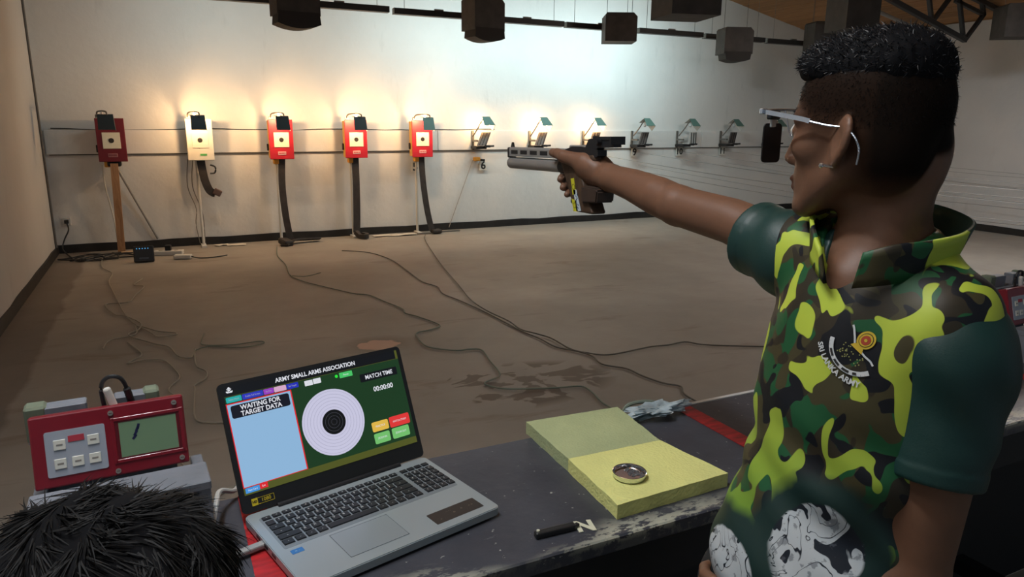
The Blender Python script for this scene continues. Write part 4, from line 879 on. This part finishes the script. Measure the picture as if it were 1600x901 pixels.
def body_sdf(P):
    d = torso_core(P)+.014
    d = smin(d, cone(P, (.818, .640, 1.452), (.865, .65, 1.465), .040, .052), .03)
    d = smin(d, cone(P, (.872, .645, 1.465), (.868, .650, 1.575), .058, .053), .03)
    d = smin(d, cone(P, (.868, .650, 1.575), (.878, .640, 1.622), .053, .056), .02)
    d = smin(d, cone(P, (.826, .628, 1.470), (.860, .598, 1.595), .013, .020), .03)
    d = smin(d, chain(P, [SHR, (.862, .885, 1.488), (.860, .925, 1.496), ELR], [.043, .0395, .0385, .0365], .0), .03)
    d = smin(d, chain(P, [ELR, (.850, 1.115, 1.520), (.855, 1.205, 1.534), WRR], [.0365, .0375, .0325, .0275], .0), .008)
    d = smin(d, chain(P, [(.852, .522, 1.368), (.842, .513, 1.25), ELL], [.044, .045, .039], .01), .03)
    d = smin(d, chain(P, [ELL, (.785, .553, 1.062), WRL], [.039, .039, .026], .01), .012)
    d = within(P, (.78, 1.24, 1.44), (.95, 1.56, 1.64), hand_r, d, .012)
    d = within(P, (.60, .54, .88), (.82, .84, 1.08), hand_l, d, .012)
    d = smax(d, .88-P[:, 2], .01)
    lo = (HC[0]-.15, HC[1]-.15, HC[2]-.16); hi = (HC[0]+.15, HC[1]+.16, HC[2]+.16)
    return within(P, lo, hi, lambda Q: head_sdf(to_local(Q, HC, HY, HT, HR)[0]/HS)*HS, d, .018)
man = thing('person', 'man in green camouflage shirt aiming a pistol with outstretched right arm', 'person', (0, 0, 0))
me, V = sdf_mesh('body', body_sdf, (.58, .38, .86), (1.06, 1.58, 1.80), .0027)
relax(me, 1, .4); V = vco(me); q, HRm = to_local(V, HC, HY, HT, HR); q = q/HS; f, l, z = q[:, 0], q[:, 1], q[:, 2]; al = np.abs(l)
inhead = (z > -.16) & (np.linalg.norm(q, axis=1) < .19)
line = -.004+.75*np.clip(f-.035, 0, 1)-1.0*np.clip(-.02-f, 0, .12)                    # lower limit of the cropped hair
st = .92*sstep(z, line-.03, line+.035)*sstep(f, .096, .070); st = np.maximum(st, .97*sstep(-f, -.01, .055)*sstep(z, -.115, -.05))
st = np.maximum(st, .98*sstep(z, .050, .075)*sstep(f, .10, .085)); side = sstep(al, .040, .062)*sstep(f, .0, .02)*sstep(.05-f, 0, .03)*sstep(z, -.05, -.01)*.35
st = np.maximum(st, side); qh = q.astype(f32); earm = sstep(head_sdf(qh, False), .002, .006)*inhead; st = st*(1-earm*.97)
brow = sstep(.008, np.abs(z-.024), 0)*0; br = (np.abs(z-.026) < .006) & (al > .012) & (al < .055) & (f > .05); st[br] = .9
jaw = .16*sstep(f, .03, .08)*sstep(-z, .045, .07); st = np.maximum(st, jaw)
attr(me, 'stubble', np.where(inhead, st, 0)); attr(me, 'lips', np.where(inhead & (f > .085) & (al < .022) & (z < -.058) & (z > -.083), .8, 0))
MSK = skin_mat('skin_brown', (.165, .079, .045)); body = obj('body', me, MSK, man)
def loc2w(p): return tuple(np.array(HC)+HRm.astype(float) @ np.array(p, float)*HS)
for s in (-1, 1):
    bm = BM(); ball(bm, loc2w((.0775, .032*s, .0)), .0115, n=16); o = obj('eye', bm, M('eye_white', (.55, .50, .45), .2), man, smooth=180)
    bm = BM(); ball(bm, loc2w((.0845, .032*s, .0)), .0056, n=14); obj('iris', bm, M('iris_dark', (.015, .009, .006), .15), o, smooth=180)
# cropped black hair: cap plus short strands
def hair_sdf(P):
    q, _ = to_local(P, HC, HY, HT, HR); q = q/HS; d = ell(q, (-.008, 0, .037), (.1028, .0782, .0955)); d = smin(d, ell(q, (.042, 0, .086), (.050, .056, .034)), .03)
    d = smin(d, ell(q, (-.048, 0, .088), (.050, .054, .034)), .03)
    lim = .064+.20*np.clip(q[:, 0]-.06, 0, 1)-.25*np.clip(-.03-q[:, 0], 0, .1); d = d+.0065*(1-sstep(q[:, 2], lim-.005, lim+.030)); d = smax(d, lim-q[:, 2], .012)
    return d+.0012*np.sin(q[:, 0]*260+3*np.sin(q[:, 1]*140))*np.sin(q[:, 1]*230)
hm, HV = sdf_mesh('hair', hair_sdf, (HC[0]-.14, HC[1]-.14, HC[2]+.0), (HC[0]+.14, HC[1]+.14, HC[2]+.19), .003)
hair = obj('hair', hm, MHA, man); HV = vco(hm); HN = vno(hm); q = to_local(HV, HC, HY, HT, HR)[0]
sel = np.nonzero((HN[:, 2] > -.2) & (q[:, 2] > .055))[0]; sel = sel[nr.randint(0, len(sel), 9000)]
fl = np.tile(HRm[:, 0]*.75, (len(sel), 1))
strands('hair_strands', HV[sel]-HN[sel]*.002, HN[sel], fl, .0105, .0008, MHB, hair, lift=.45, curl=.5)
sel = np.nonzero((st > .72) & inhead & (z > .0) & (z < .085))[0]; sel = sel[nr.randint(0, len(sel), 7000)]; BN = vno(me)
fade = strands('fade_stubble', V[sel]-BN[sel]*.001, BN[sel], np.tile(-HRm[:, 2]*.6+HRm[:, 0]*.2, (len(sel), 1)),   .0055, .00045, M('fade_hair', (.006, .0055, .0055), .85, spec=.05), hair, lift=.45, curl=.3, seg=2)
# ---- shirt
def vneck(P): return np.minimum(cone(P, (.872, .648, 1.66), (.845, .642, 1.470), .078, .058), cone(P, (.825, .640, 1.510), (.742, .628, 1.458), .050, .005))
def folds(P):
    x, y, z = P[:, 0], P[:, 1], P[:, 2]; a = sstep(1.36-z, 0, .2)
    return a*(.0045*np.sin(z*46+y*30+2*np.sin(y*14))+.0030*np.sin(z*85-y*40+1.3+x*20))+.0018*np.sin(y*70+z*22)*sstep(z, 1.30, 1.42)
def shirt_sdf(P):
    d = torso_core(P)-.003+folds(P); d = smin(d, ell(P, (.768, .665, 1.040), (.080, .110, .10)), .06)
    d = smax(d, .985-P[:, 2]+.01*np.sin(P[:, 1]*30), .006); return smax(d, -vneck(P), .006)
def camo_mat():
    g = G('camouflage_cloth'); X = g.xyz()
    def blob(loc, sc, lo, rot=(0, 0, 0), dist=.5): return g.ramp(g.noise(g.map(scale=(1, 1, .8), loc=loc, rot=rot), sc, 1.0, .35, dist), lo, lo+.008)
    c = g.mix(blob((0, 0, 0), 21, .50), (.055, .047, .020), (.012, .085, .030)); c = g.mix(blob((3.1, 1.7, .4), 22, .575), c, (.030, .024, .014))
    c = g.mix(blob((1.3, 4.2, 2.2), 24, .57, dist=.9), c, (.006, .007, .010))
    lime = g.mix(g.ramp(X[2], 1.10, 1.33), (.13, .26, .03), (.43, .53, .055)); c = g.mix(blob((5.3, 2.1, 7.7), 18, .543, rot=(.5, 0, .2), dist=.8), c, lime)  # lime darkens towards the hem, standing in for the weaker light there
    # printed white helmeted faces near the hem, kept as plain patches of light cloth and ink
    v = g.map(); n_ = g.noise(g.map(loc=(.9, .45, .2)), 17, 2, .5, 1.5); ink = g.math('MAXIMUM', g.ramp(n_, .60, .61), g.ramp(g.math('ABSOLUTE', g.math('SUBTRACT', n_, .46)), .006, .011, 1, 0)); ink2 = g.ramp(g.noise(g.map(loc=(2, 1, 0)), 60, 3, .6), .60, .64)
    wob = g.math('MULTIPLY', g.noise(v, 18, 2), .35)
    for (cc, rr) in (((.715, .580, 1.112), (.07, .058, .066)), ((.675, .700, 1.035), (.08, .062, .055))):
        m = g.ramp(g.math('ADD', g.dist(cc, rr), wob), 1.12, 1.17, 1, 0); halo = g.ramp(g.math('ADD', g.dist(cc, tuple(a*1.5 for a in rr)), wob), 1.1, 1.3, 1, 0)
        c = g.mix(halo, c, (.010, .030, .026)); p = g.mix(ink, (.50, .54, .56), (.012, .016, .024)); p = g.mix(g.math('MULTIPLY', ink2, .6), p, (.10, .11, .13)); c = g.mix(m, c, p)
    # dark green back panel and lower side panel
    e = g.math('ADD', X[0], g.math('MULTIPLY', g.math('SUBTRACT', X[2], 1.45), .35)); c = g.mix(g.ramp(e, .922, .925), c, (.008, .050, .040))
    g.bump(g.noise(g.map(), 500, 2), .05, .001); return g.done(c, .5, spec=.35)
MCM = camo_mat(); MTE2 = M('sleeve_green', (.0055, .034, .029), .5, bump=(420, .06))
sm_, SV_ = sdf_mesh('shirt', shirt_sdf, (.58, .42, .96), (1.04, .90, 1.60), .0035); relax(sm_, 2, .5)
shirt = obj('shirt', sm_, MCM, man)
def sleeve_sdf(S0, S1, C1, r0, r1, cr, side):
    ax = A3(C1)-A3(S1); ax = ax/np.linalg.norm(ax)
    def f(P):
        t = (P-A3(C1)) @ ax; q = P-A3(S0)
        rp = .0022*np.sin(t*34+P[:, 0]*38+2*np.sin(P[:, 1]*24))+.0012*np.sin(t*70-P[:, 0]*60+P[:, 1]*50)
        rp = rp*sstep(-t, .025, .06)*(1 if side > 0 else .45)
        d = smin(ell(P, S0, r0), cone(P, S1, C1, cr, r1), .04)+rp
        d = d-.0016*(sstep(-t, .020, .0215)*0+sstep(.022+t, 0, .0015))                        # stitched hem ridge
        inner = cone(P, tuple(A3(C1)-ax*.035), tuple(A3(C1)+ax*.03), r1-.012, r1-.004)
        d = smax(d, t, .003); return smax(d, -inner, .003)
    return f
slm, _ = sdf_mesh('sleeve', sleeve_sdf((.868, .533, 1.384), (.862, .522, 1.36), (.835, .512, 1.226), (.076, .064, .078), .056, .066, 1), (.74, .40, 1.16), (.98, .66, 1.50), .003); relax(slm, 1, .4)
o = obj('sleeve', slm, MTE2, shirt); o['label'] = 'dark green left sleeve'
slm, _ = sdf_mesh('sleeve', sleeve_sdf((.864, .780, 1.458), (.864, .785, 1.460), (.866, .873, 1.475), (.056, .050, .060), .060, .058, -1), (.76, .68, 1.36), (.97, .96, 1.56), .003); relax(slm, 1, .4)
o = obj('sleeve', slm, MTE2, shirt); o['label'] = 'dark green right sleeve'
# collar band and inner neck panel
lowp = [(0.762, 0.599, 1.470), (0.780, 0.575, 1.478), (0.827, 0.556, 1.485), (0.878, 0.558, 1.490), (0.925, 0.582, 1.496), (0.946, 0.648, 1.503), (0.925, 0.716, 1.508), (0.878, 0.736, 1.508), (0.822, 0.718, 1.500), (0.780, 0.683, 1.488), (0.758, 0.642, 1.468)]
topp = [(0.764, 0.593, 1.504), (0.782, 0.567, 1.516), (0.831, 0.548, 1.522), (0.888, 0.548, 1.528), (0.946, 0.579, 1.538), (0.972, 0.650, 1.548), (0.946, 0.720, 1.552), (0.888, 0.746, 1.548), (0.824, 0.727, 1.537), (0.782, 0.687, 1.522), (0.758, 0.652, 1.500)]
bm = BM(); Lc, Tc = crom(lowp, 6), crom(topp, 6); rows_ = [[bm.verts.new(a.lerp(b, t)+Vector((0, 0, .0))) for a, b in zip(Lc, Tc)] for t in (-.35, 0, .35, .7, 1)]
for a, b in zip(rows_[:-1], rows_[1:]):
    for k in range(len(a)-1): bm.faces.new((a[k], a[k+1], b[k+1], b[k]))
bmesh.ops.recalc_face_normals(bm, faces=bm.faces)
col = obj('collar', bm, MCM, shirt, smooth=180); so = col.modifiers.new('thickness', 'SOLIDIFY'); so.thickness = .005; so.offset = 0
def under_sdf(P):
    d = torso_core(P)+.001; d = smax(d, np.abs(P[:, 1]-.63)-.070, .004); d = smax(d, P[:, 0]-.83, .004); d = smax(d, 1.42-P[:, 2], .004)
    return smax(d, -cone(P, (.865, .646, 1.64), (.818, .636, 1.498), .070, .046), .004)
um, _ = sdf_mesh('neck_panel', under_sdf, (.70, .53, 1.39), (.86, .74, 1.58), .003); o = obj('neck_panel', um, MTE2, shirt); o['label'] = 'dark green panel closing the collar opening'
# trousers, belt and shoes
def trouser_sdf(P):
    d = smax(torso_core(P)+.004, P[:, 2]-1.00, .01)
    for y, fx in ((.575, .02), (.735, .07)):
        d = smin(d, chain(P, [(.800, y, .93), (.765+fx, y, .52), (.785+fx, y, .07)], [.098, .068, .052], .02), .04)
    return smax(d, .06-P[:, 2], .005)
tm, _ = sdf_mesh('trousers', trouser_sdf, (.58, .40, .03), (1.02, .92, 1.04), .008); obj('trousers', tm, M('trousers_black', (.012, .013, .015), .75), man)
MSO = M('shoe_black', (.015, .014, .014), .4)
for y, fx in ((.575, .02), (.735, .07)):
    def shoe(P, y=y, fx=fx): return smax(smin(ell(P, (.735+fx, y, .045), (.135, .048, .050)), ell(P, (.80+fx, y, .07), (.065, .048, .06)), .03), .002-P[:, 2], .004)
    s_, _ = sdf_mesh('shoe', shoe, (.57, y-.08, -.01), (.97, y+.08, .16), .006); obj('shoe', s_, MSO, man)
# embroidered crest and lettering laid on the shirt front
dg = bpy.context.evaluated_depsgraph_get(); bvh = BVHTree.FromPolygons([v.co for v in sm_.vertices], [p.vertices[:] for p in sm_.polygons])
EO, E1, E2, EN = Vector((.62, .570, 1.380)), Vector((.22, -.80, -.56)).normalized(), Vector((.30, -.50, .80)).normalized(), Vector((1, .12, 0)).normalized()
def lay(me, mt, name, off=.0016):
    for v in me.vertices:
        p = EO+E1*v.co.x+E2*v.co.y; hit = bvh.ray_cast(p, EN)
        v.co = (hit[0]-EN*(off+v.co.z*.4)) if hit[0] is not None else p+EN*.09
    me.update(); return obj(name, me, mt, shirt)
MEW = M('thread_white', (.58, .60, .60), .7); MEY = M('thread_yellow', (.58, .40, .03), .7); MER = M('thread_red', (.38, .05, .02), .7); MEG = M('thread_green', (.06, .09, .03), .7)
def flat(polys):
    me = bpy.data.meshes.new('patch'); vs, fs = [], []
    for P in polys: b = len(vs); vs += [(x, y, 0) for x, y in P]; fs.append(list(range(b, b+len(P))))
    me.from_pydata(vs, [], fs); return me
def strip(c, w):
    out = []
    for a, b in zip(c[:-1], c[1:]):
        n = Vector((-(b[1]-a[1]), b[0]-a[0])).normalized()*w; out.append([(a[0]-n.x, a[1]-n.y), (b[0]-n.x, b[1]-n.y), (b[0]+n.x, b[1]+n.y), (a[0]+n.x, a[1]+n.y)])
    return out
disc_ = lambda x, y, r, s=1.0, n=24: [(x+r*math.cos(2*math.pi*k/n), y+r*s*math.sin(2*math.pi*k/n)) for k in range(n)]
lay(flat([disc_(.000, .020, .0105, 1.15)]), MEY, 'crest_disc', .0016); lay(flat([disc_(.000, .020, .0082, 1.15)]), M('thread_dark', (.03, .025, .01), .7), 'crest_disc', .0019)
lay(flat([disc_(.000, .020, .0074, 1.15)]), MEY, 'crest_disc', .0022); lay(flat([disc_(.000, .020, .0055, 1.15)]), MER, 'crest_disc', .0025); lay(flat([disc_(.0, .020, .002)]), MEY, 'crest_disc', .0028)
lay(flat([[(-.009, .004), (.009, .004), (.006, .010), (-.006, .010)]]), MEY, 'crest_base', .0030)
lay(flat(strip([(-.006, .008), (-.012, .014), (-.020, .021), (-.024, .0235)], .0012)+strip([(.006, .006), (.013, .005), (.022, .0055), (.028, .0035)], .0012)), MEW, 'crest_swords', .0026)
arc = [(.034*math.cos(a), .008+.034*math.sin(a)) for a in np.linspace(math.pi*1.14, math.pi*1.86, 17)]
lay(flat(strip(arc, .0030)), MEW, 'crest_ribbon', .002); lay(flat([q_ for k, q_ in enumerate(strip(arc, .0015)) if k in (3, 4, 6, 7, 9, 10, 12)]), MBL, 'ribbon_print', .0026)
lay(flat([disc_(rnd.uniform(-.016, .016), rnd.uniform(-.016, .002), .0009, n=6) for k in range(34)]), M('thread_olive', (.30, .30, .10), .7), 'crest_leaves', .0018)
tm_ = text_mesh('SRI LANKA ARMY', .0105, 0, bold=.0003, sx=.95)
for v in tm_.vertices:
    x, y = v.co.x, v.co.y; a = -math.pi/2+x/.066; r = .066-y; v.co = Vector((r*math.cos(a)-.002, .030+r*math.sin(a), 0))
lay(tm_, MEW, 'lettering', .0018)
# ---------------------------------------------------------------- pistol in his right hand
ps = thing('air_pistol', 'silver and black target air pistol held in outstretched right hand', 'pistol', (.853, 1.451, 1.572), (math.radians(-1.2), 0, 0)); ps.scale = (1.04, 1.04, 1.04)
MPG = M('pistol_silver', (.46, .46, .44), .42, .7); MPD = M('pistol_dark', (.022, .022, .024), .4, .3); MPT = M('pistol_tube', (.44, .43, .41), .36, .7); MGW = wood_mat('grip_wood', (.050, .028, .016), (.095, .055, .032), sc=(30, 30, 8), s=2.5)
bm = BM(); prism(bm, [(-.010, -.010), (.010, -.010), (.010, .009), (.007, .013), (-.007, .013), (-.010, .009)], .0, .305); o = obj('barrel_shroud', bm, MPG, ps, loc=(0, 0, .012))
bm = BM()
for k in range(5):
    for s in (-1, 1): box(bm, (s*.0101, .285-.052*k-.018, .013), (.0008, .036, .0095))
obj('vent_slots', bm, MPD, o, loc=(0, 0, -.012))
bm = BM(); cyl(bm, (0, .3, .012), (0, .309, .012), .0085, n=20); box(bm, (0, .302, .0115), (.021, .012, .026), bev=.002); obj('muzzle', bm, MPD, ps)
bm = BM(); prism(bm, [(.288, .024), (.306, .024), (.298, .037), (.293, .037), (.290, .030)], -.002, .002, axis='x'); obj('front_sight', bm, MPD, ps)
bm = BM(); cyl(bm, (0, .030, -.0145), (0, .302, -.0145), .0145, n=28); ball(bm, (0, .302, -.0145), .0145, (1, .35, 1), 20); obj('air_cylinder', bm, MPT, ps, smooth=40)
bm = BM(); cyl(bm, (0, .012, -.0145), (0, .036, -.0145), .0160, n=24); obj('cylinder_cap', bm, MPD, ps, smooth=40)
bm = BM(); prism(bm, [(.014, .022), (.014, -.012), (-.010, -.014), (-.10, .004), (-.125, .012), (-.125, .024), (-.06, .030), (-.02, .030)], -.011, .011, axis='x'); obj('receiver', bm, MPD, ps)
bm = BM(); box(bm, (0, -.040, .029), (.016, .075, .008), bev=.002); obj('loading_cover', bm, MPG, ps)
bm = BM(); tube(bm, [(0, .030, -.012), (0, .034, -.034), (0, .026, -.048), (0, .010, -.052), (0, -.008, -.042)], 1, sub=6, flat=(.0115, .0028, (1, 0, 0))); box(bm, (0, .008, -.014), (.018, .028, .028), bev=.004); obj('trigger_guard', bm, MPG, ps, smooth=40)
bm = BM(); tube(bm, [(0, .008, -.012), (0, .005, -.022), (0, .010, -.032)], .0022, n=6); obj('trigger', bm, MPD, ps)
rs = BM(); prism(rs, [(-.070, .026), (-.085, .046), (-.180, .049), (-.180, .030), (-.120, .028), (-.110, .022)], -.009, .009, axis='x')
o = obj('rear_sight', rs, MPD, ps); bm = BM(); box(bm, (0, -.178, .043), (.034, .007, .016)); box(bm, (0, -.14, .048), (.022, .05, .006)); obj('sight_blade', bm, MPD, o)
bm = BM(); cyl(bm, (-.02, -.13, .040), (.02, -.13, .040), .007, n=14); cyl(bm, (0, -.098, .045), (0, -.098, .052), .006, n=12); obj('sight_knob', bm, MPD, o)
def grip(P):
    y, z, x = P[:, 1], P[:, 2], P[:, 0]
    ax = y-(-.020+(z+.004)*.62); d = np.maximum(np.abs(ax)-(.034+.001*sstep(-z, .05, .11)), np.abs(x+.0015)-.0155); d = smax(d, z-.0, .01); d = smax(d, -.106-z, .004)
    d = smin(d, cone(P, (-.002, -.048, -.004), (-.002, -.105, .006), .012, .010), .012)
    return smax(d, -cone(P, (0, .018, -.055), (0, -.014, -.095), .010, .008)*1, .008)
gm, _ = sdf_mesh('grip', lambda P: grip(P)-.002, (-.03, -.16, -.13), (.03, .06, .03), .0025); relax(gm, 1, .4); o = obj('grip', gm, MGW, ps)
bm = BM(); prism(bm, [(-.085, -.050), (-.142, -.052), (-.148, -.058), (-.145, -.082), (-.085, -.086)], -.026, .018, axis='x'); bmesh.ops.bevel(bm, geom=bm.edges[:], offset=.003, segments=2, affect='EDGES'); obj('palm_rest', bm, M('palm_rest', (.040, .024, .017), .5), ps)
bm = BM(); box(bm, (-.002, -.037, -.086), (.036, .012, .012), bev=.003); obj('rest_clamp', bm, MPD, ps)
def sticker(name, poly, mt):
    bm = BM(); prism(bm, poly, -.0204, -.0196, axis='x'); return obj(name, bm, mt, o)
MTY = M('tape_yellow', (.50, .46, .02), .5)
sticker('yellow_tape', [(-.033, -.038), (-.046, -.036), (-.055, -.070), (-.042, -.072)], MTY); sticker('yellow_tape', [(-.038, -.081), (-.057, -.084), (-.066, -.1065), (-.047, -.1075)], MTY)
w = sticker('white_label', [(-.044, -.062), (-.056, -.060), (-.078, -.104), (-.060, -.1065)], M('label_white', (.46, .52, .54), .5)); w['label'] = 'pale label with blue pen marks'
bm = BM()
for a, b, l_, r_ in ((-.056, -.074, .010, .5), (-.060, -.080, .009, -.7), (-.060, -.086, .011, .9), (-.066, -.092, .008, .1), (-.062, -.070, .006, 1.5), (-.066, -.098, .006, .6)): box(bm, (-.0206, a, b), (.0006, l_, .0011), rot=(r_, 0, 0))
obj('pen_marks', bm, M('pen_blue', (.03, .06, .16), .6), w)
bm = BM()
for cy, cz in ((-.052, -.094), (-.045, -.055)):
    for k in range(8): a = k*.785; box(bm, (-.0206, cy+.0055*math.cos(a), cz+.0055*math.sin(a)), (.0005, .0042, .0009), rot=(a+1.57, 0, 0))
obj('stamp_ring', bm, M('stamp_olive', (.14, .12, .01), .6), o)
# ---------------------------------------------------------------- shooting glasses and ear stud
gl = thing('shooting_glasses', 'silver wire shooting glasses with a black blinder, worn by the man', 'glasses', HC)
Lw = lambda p: tuple(Vector(loc2w(p))-Vector(HC))
MGS = M('frame_silver', (.60, .66, .74), .25, .9)
for s in (1, -1):
    bm = BM(); tube(bm, [Lw((.106, .078*s, .027)), Lw((.05, .079*s, .016)), Lw((.035, .0785*s, .012))], 1, sub=3, flat=(.0028, .0010, (0, 0, 1)) if 0 else (.0012, .0030, (0, 0, 1)))
    tube(bm, [Lw((.036, .0785*s, .012)), Lw((.01, .079*s, .006)), Lw((-.012, .081*s, .003)), Lw((-.034, .094*s, -.006)), Lw((-.044, .095*s, -.024)), Lw((-.040, .090*s, -.044))], .0012, n=6); obj('temple', bm, MGS, gl)
    bm = BM(); box(bm, Lw((.108, .077*s, .0275)), (.012, .006, .0075), rot=(0, 0, HY), bev=.001); obj('hinge', bm, MGS, gl)
bm = BM(); tube(bm, [Lw((.108, .077, .0285)), Lw((.116, .045, .030)), Lw((.119, 0, .031)), Lw((.116, -.045, .030)), Lw((.108, -.077, .0285))], .0022, n=8); obj('front_bar', bm, MGS, gl)
bm = BM(); box(bm, Lw((.117, .038, .023)), (.022, .010, .012), rot=(0, 0, HY), bev=.002); obj('clip', bm, MPD, gl)
bm = BM(); box(bm, Lw((.117, .038, .013)), (.013, .004, .014), rot=(0, 0, HY), bev=.001); obj('clear_tab', bm, M('clear_tab', (.45, .47, .46), .2), gl)
bm = BM(); prism(bm, rrect(.032, .054, .006, 4), -.001, .001); obj('blinder', bm, M('blinder_black', (.004, .004, .005), .5), gl, loc=Lw((.118, .038, -.017)), rot=(0, 0, HY-.25))
bm = BM(); tube(bm, [Lw((.116+.0*math.cos(a), -.034+.018*math.cos(a), -.004+.018*math.sin(a))) for a in np.linspace(0, 6.283, 19)], .0016, n=6, sub=2); obj('lens_ring', bm, MGS, gl)
bm = BM(); tube(bm, [Lw((.116, .010, .029)), Lw((.108, .010, .0)), Lw((.104, .009, -.008))], .0011, n=6); obj('nose_pad', bm, MGS, gl)
bm = BM(); cyl(bm, Lw((-.004, .074, -.048)), Lw((.008, .086, -.046)), .0022, n=8); ball(bm, Lw((.009, .087, -.046)), .0035, n=10)
tag(obj('ear_stud', bm, M('stud_silver', (.75, .75, .75), .2, 1), loc=HC), 'tiny silver stud in the man\'s left ear lobe', 'earring')
# ---------------------------------------------------------------- second person: dark haired head at lower left, seated
PC = (-.075, .585, 1.235)
p2 = thing('person', 'seated person seen only as tousled black hair at lower left', 'person', (0, 0, 0))
def body2(P):
    d = cone(P, (-.07, .53, 1.02), (-.075, .565, 1.17), .06, .055)
    d = smin(d, ell(P, (-.07, .50, .80), (.17, .105, .26)), .05); d = smin(d, cone(P, (-.24, .50, .99), (.10, .50, .99), .05, .05), .05)
    for s in (-1, 1):
        x = -.07+s*.19; d = smin(d, chain(P, [(x, .50, .98), (x+s*.04, .53, .72), (x-s*.03, .74, .66)], [.05, .042, .03], .01), .03)
        d = smin(d, ell(P, (x-s*.05, .80, .655), (.035, .055, .022)), .02)
        for k in range(4): d = smin(d, chain(P, [(x-s*.05+.018*(k-1.5), .835, .655), (x-s*.05+.018*(k-1.5), .875, .650), (x-s*.05+.018*(k-1.5), .895, .635)], [.009, .0085, .0075]), .005)
        d = smin(d, chain(P, [(x-s*.02, .80, .66), (x-s*.085, .84, .655)], [.011, .008]), .006)
    return within(P, (PC[0]-.16, PC[1]-.16, PC[2]-.17), (PC[0]+.16, PC[1]+.17, PC[2]+.17), lambda Q: head_sdf(to_local(Q, PC, -.1, -.10)[0]), d, .02)
me2, _ = sdf_mesh('body', body2, (-.36, .34, .54), (.24, .93, 1.42), .005); attr(me2, 'stubble', np.zeros(len(me2.vertices))); attr(me2, 'lips', np.zeros(len(me2.vertices))); obj('body', me2, MSK, p2)
def hair2(P):
    q, _ = to_local(P, PC, -.1, -.10); d = ell(q, (-.012, 0, .035), (.118, .105, .108)); d = smin(d, ell(q, (-.06, 0, -.01), (.070, .085, .090)), .03); d = smax(d, q[:, 0]*.9-.07-q[:, 2]*.5-.02, .02); d = smax(d, -.075-q[:, 2], .02)
    return d+.006*np.sin(q[:, 0]*60+2*np.sin(q[:, 1]*50))*np.sin(q[:, 1]*70+q[:, 2]*30)
h2, _ = sdf_mesh('hair', hair2, (PC[0]-.17, PC[1]-.18, PC[2]-.10), (PC[0]+.17, PC[1]+.17, PC[2]+.19), .004); hair2o = obj('hair', h2, MHA, p2); HV = vco(h2); HN = vno(h2)
sel = nr.randint(0, len(HV), 30000); R2 = HV[sel]; ang = np.sin(R2[:, 0]*38+1)*.9+np.sin(R2[:, 1]*47+R2[:, 2]*30)*.8
tx = np.cross(HN[sel], np.array([[0, 0, 1.]])); tx /= np.linalg.norm(tx, axis=1)[:, None]+1e-6; ty = np.cross(HN[sel], tx)
fl = tx*np.sin(ang)[:, None]+ty*np.cos(ang)[:, None]
strands('hair_strands', R2-HN[sel]*.001, HN[sel], fl, .030, .0009, M('tousled_hair_strand', (.007, .0065, .0065), .6, spec=.15), hair2o, lift=.10, curl=.14, seg=5, bendk=.45)
def shirt2(P):
    d = ell(P, (-.07, .50, .80), (.18, .115, .27)); d = smin(d, cone(P, (-.24, .50, .985), (.10, .50, .985), .060, .060), .05)
    for s in (-1, 1): x = -.07+s*.19; d = smin(d, chain(P, [(x, .50, .98), (x+s*.03, .52, .80)], [.062, .058]), .03)
    d = smax(d, .56-P[:, 2], .01); return smax(d, -cone(P, (-.075, .57, 1.2), (-.07, .53, 1.03), .075, .065), .006)
s2, _ = sdf_mesh('shirt', shirt2, (-.40, .34, .52), (.27, .70, 1.10), .007); obj('shirt', s2, M('grey_tee', (.02, .022, .028), .8), p2)
def tr2(P):
    d = ell(P, (-.07, .50, .56), (.17, .13, .10))
    for s in (-1, 1): x = -.07+s*.10; d = smin(d, chain(P, [(x, .50, .56), (x+s*.03, .90, .55), (x+s*.03, .88, .10)], [.085, .065, .05], .02), .03)
    return smax(d, .09-P[:, 2], .005)
t2_, _ = sdf_mesh('trousers', tr2, (-.40, .34, .05), (.27, 1.02, .70), .009); obj('trousers', t2_, MATS['trousers_black'], p2)
for s in (-1, 1):
    def sh2(P, s=s): return smax(ell(P, (-.07+s*.13, .925, .05), (.05, .13, .055)), .002-P[:, 2], .004)
    q2, _ = sdf_mesh('shoe', sh2, (-.07+s*.13-.08, .76, -.01), (-.07+s*.13+.08, 1.08, .13), .007); obj('shoe', q2, MSO, p2)
t = thing('stool', 'plain black stool under the seated person', 'stool', (-.07, .48, 0))
bm = BM(); cyl(bm, (0, 0, .420), (0, 0, .443), .17, n=28); obj('seat', bm, MK, t)
for k in range(4):
    a = math.pi/4+k*math.pi/2; bm = BM(); cyl(bm, (.18*math.cos(a), .18*math.sin(a), 0), (.12*math.cos(a), .12*math.sin(a), .421), .014, n=10); obj('leg', bm, MSN, t)
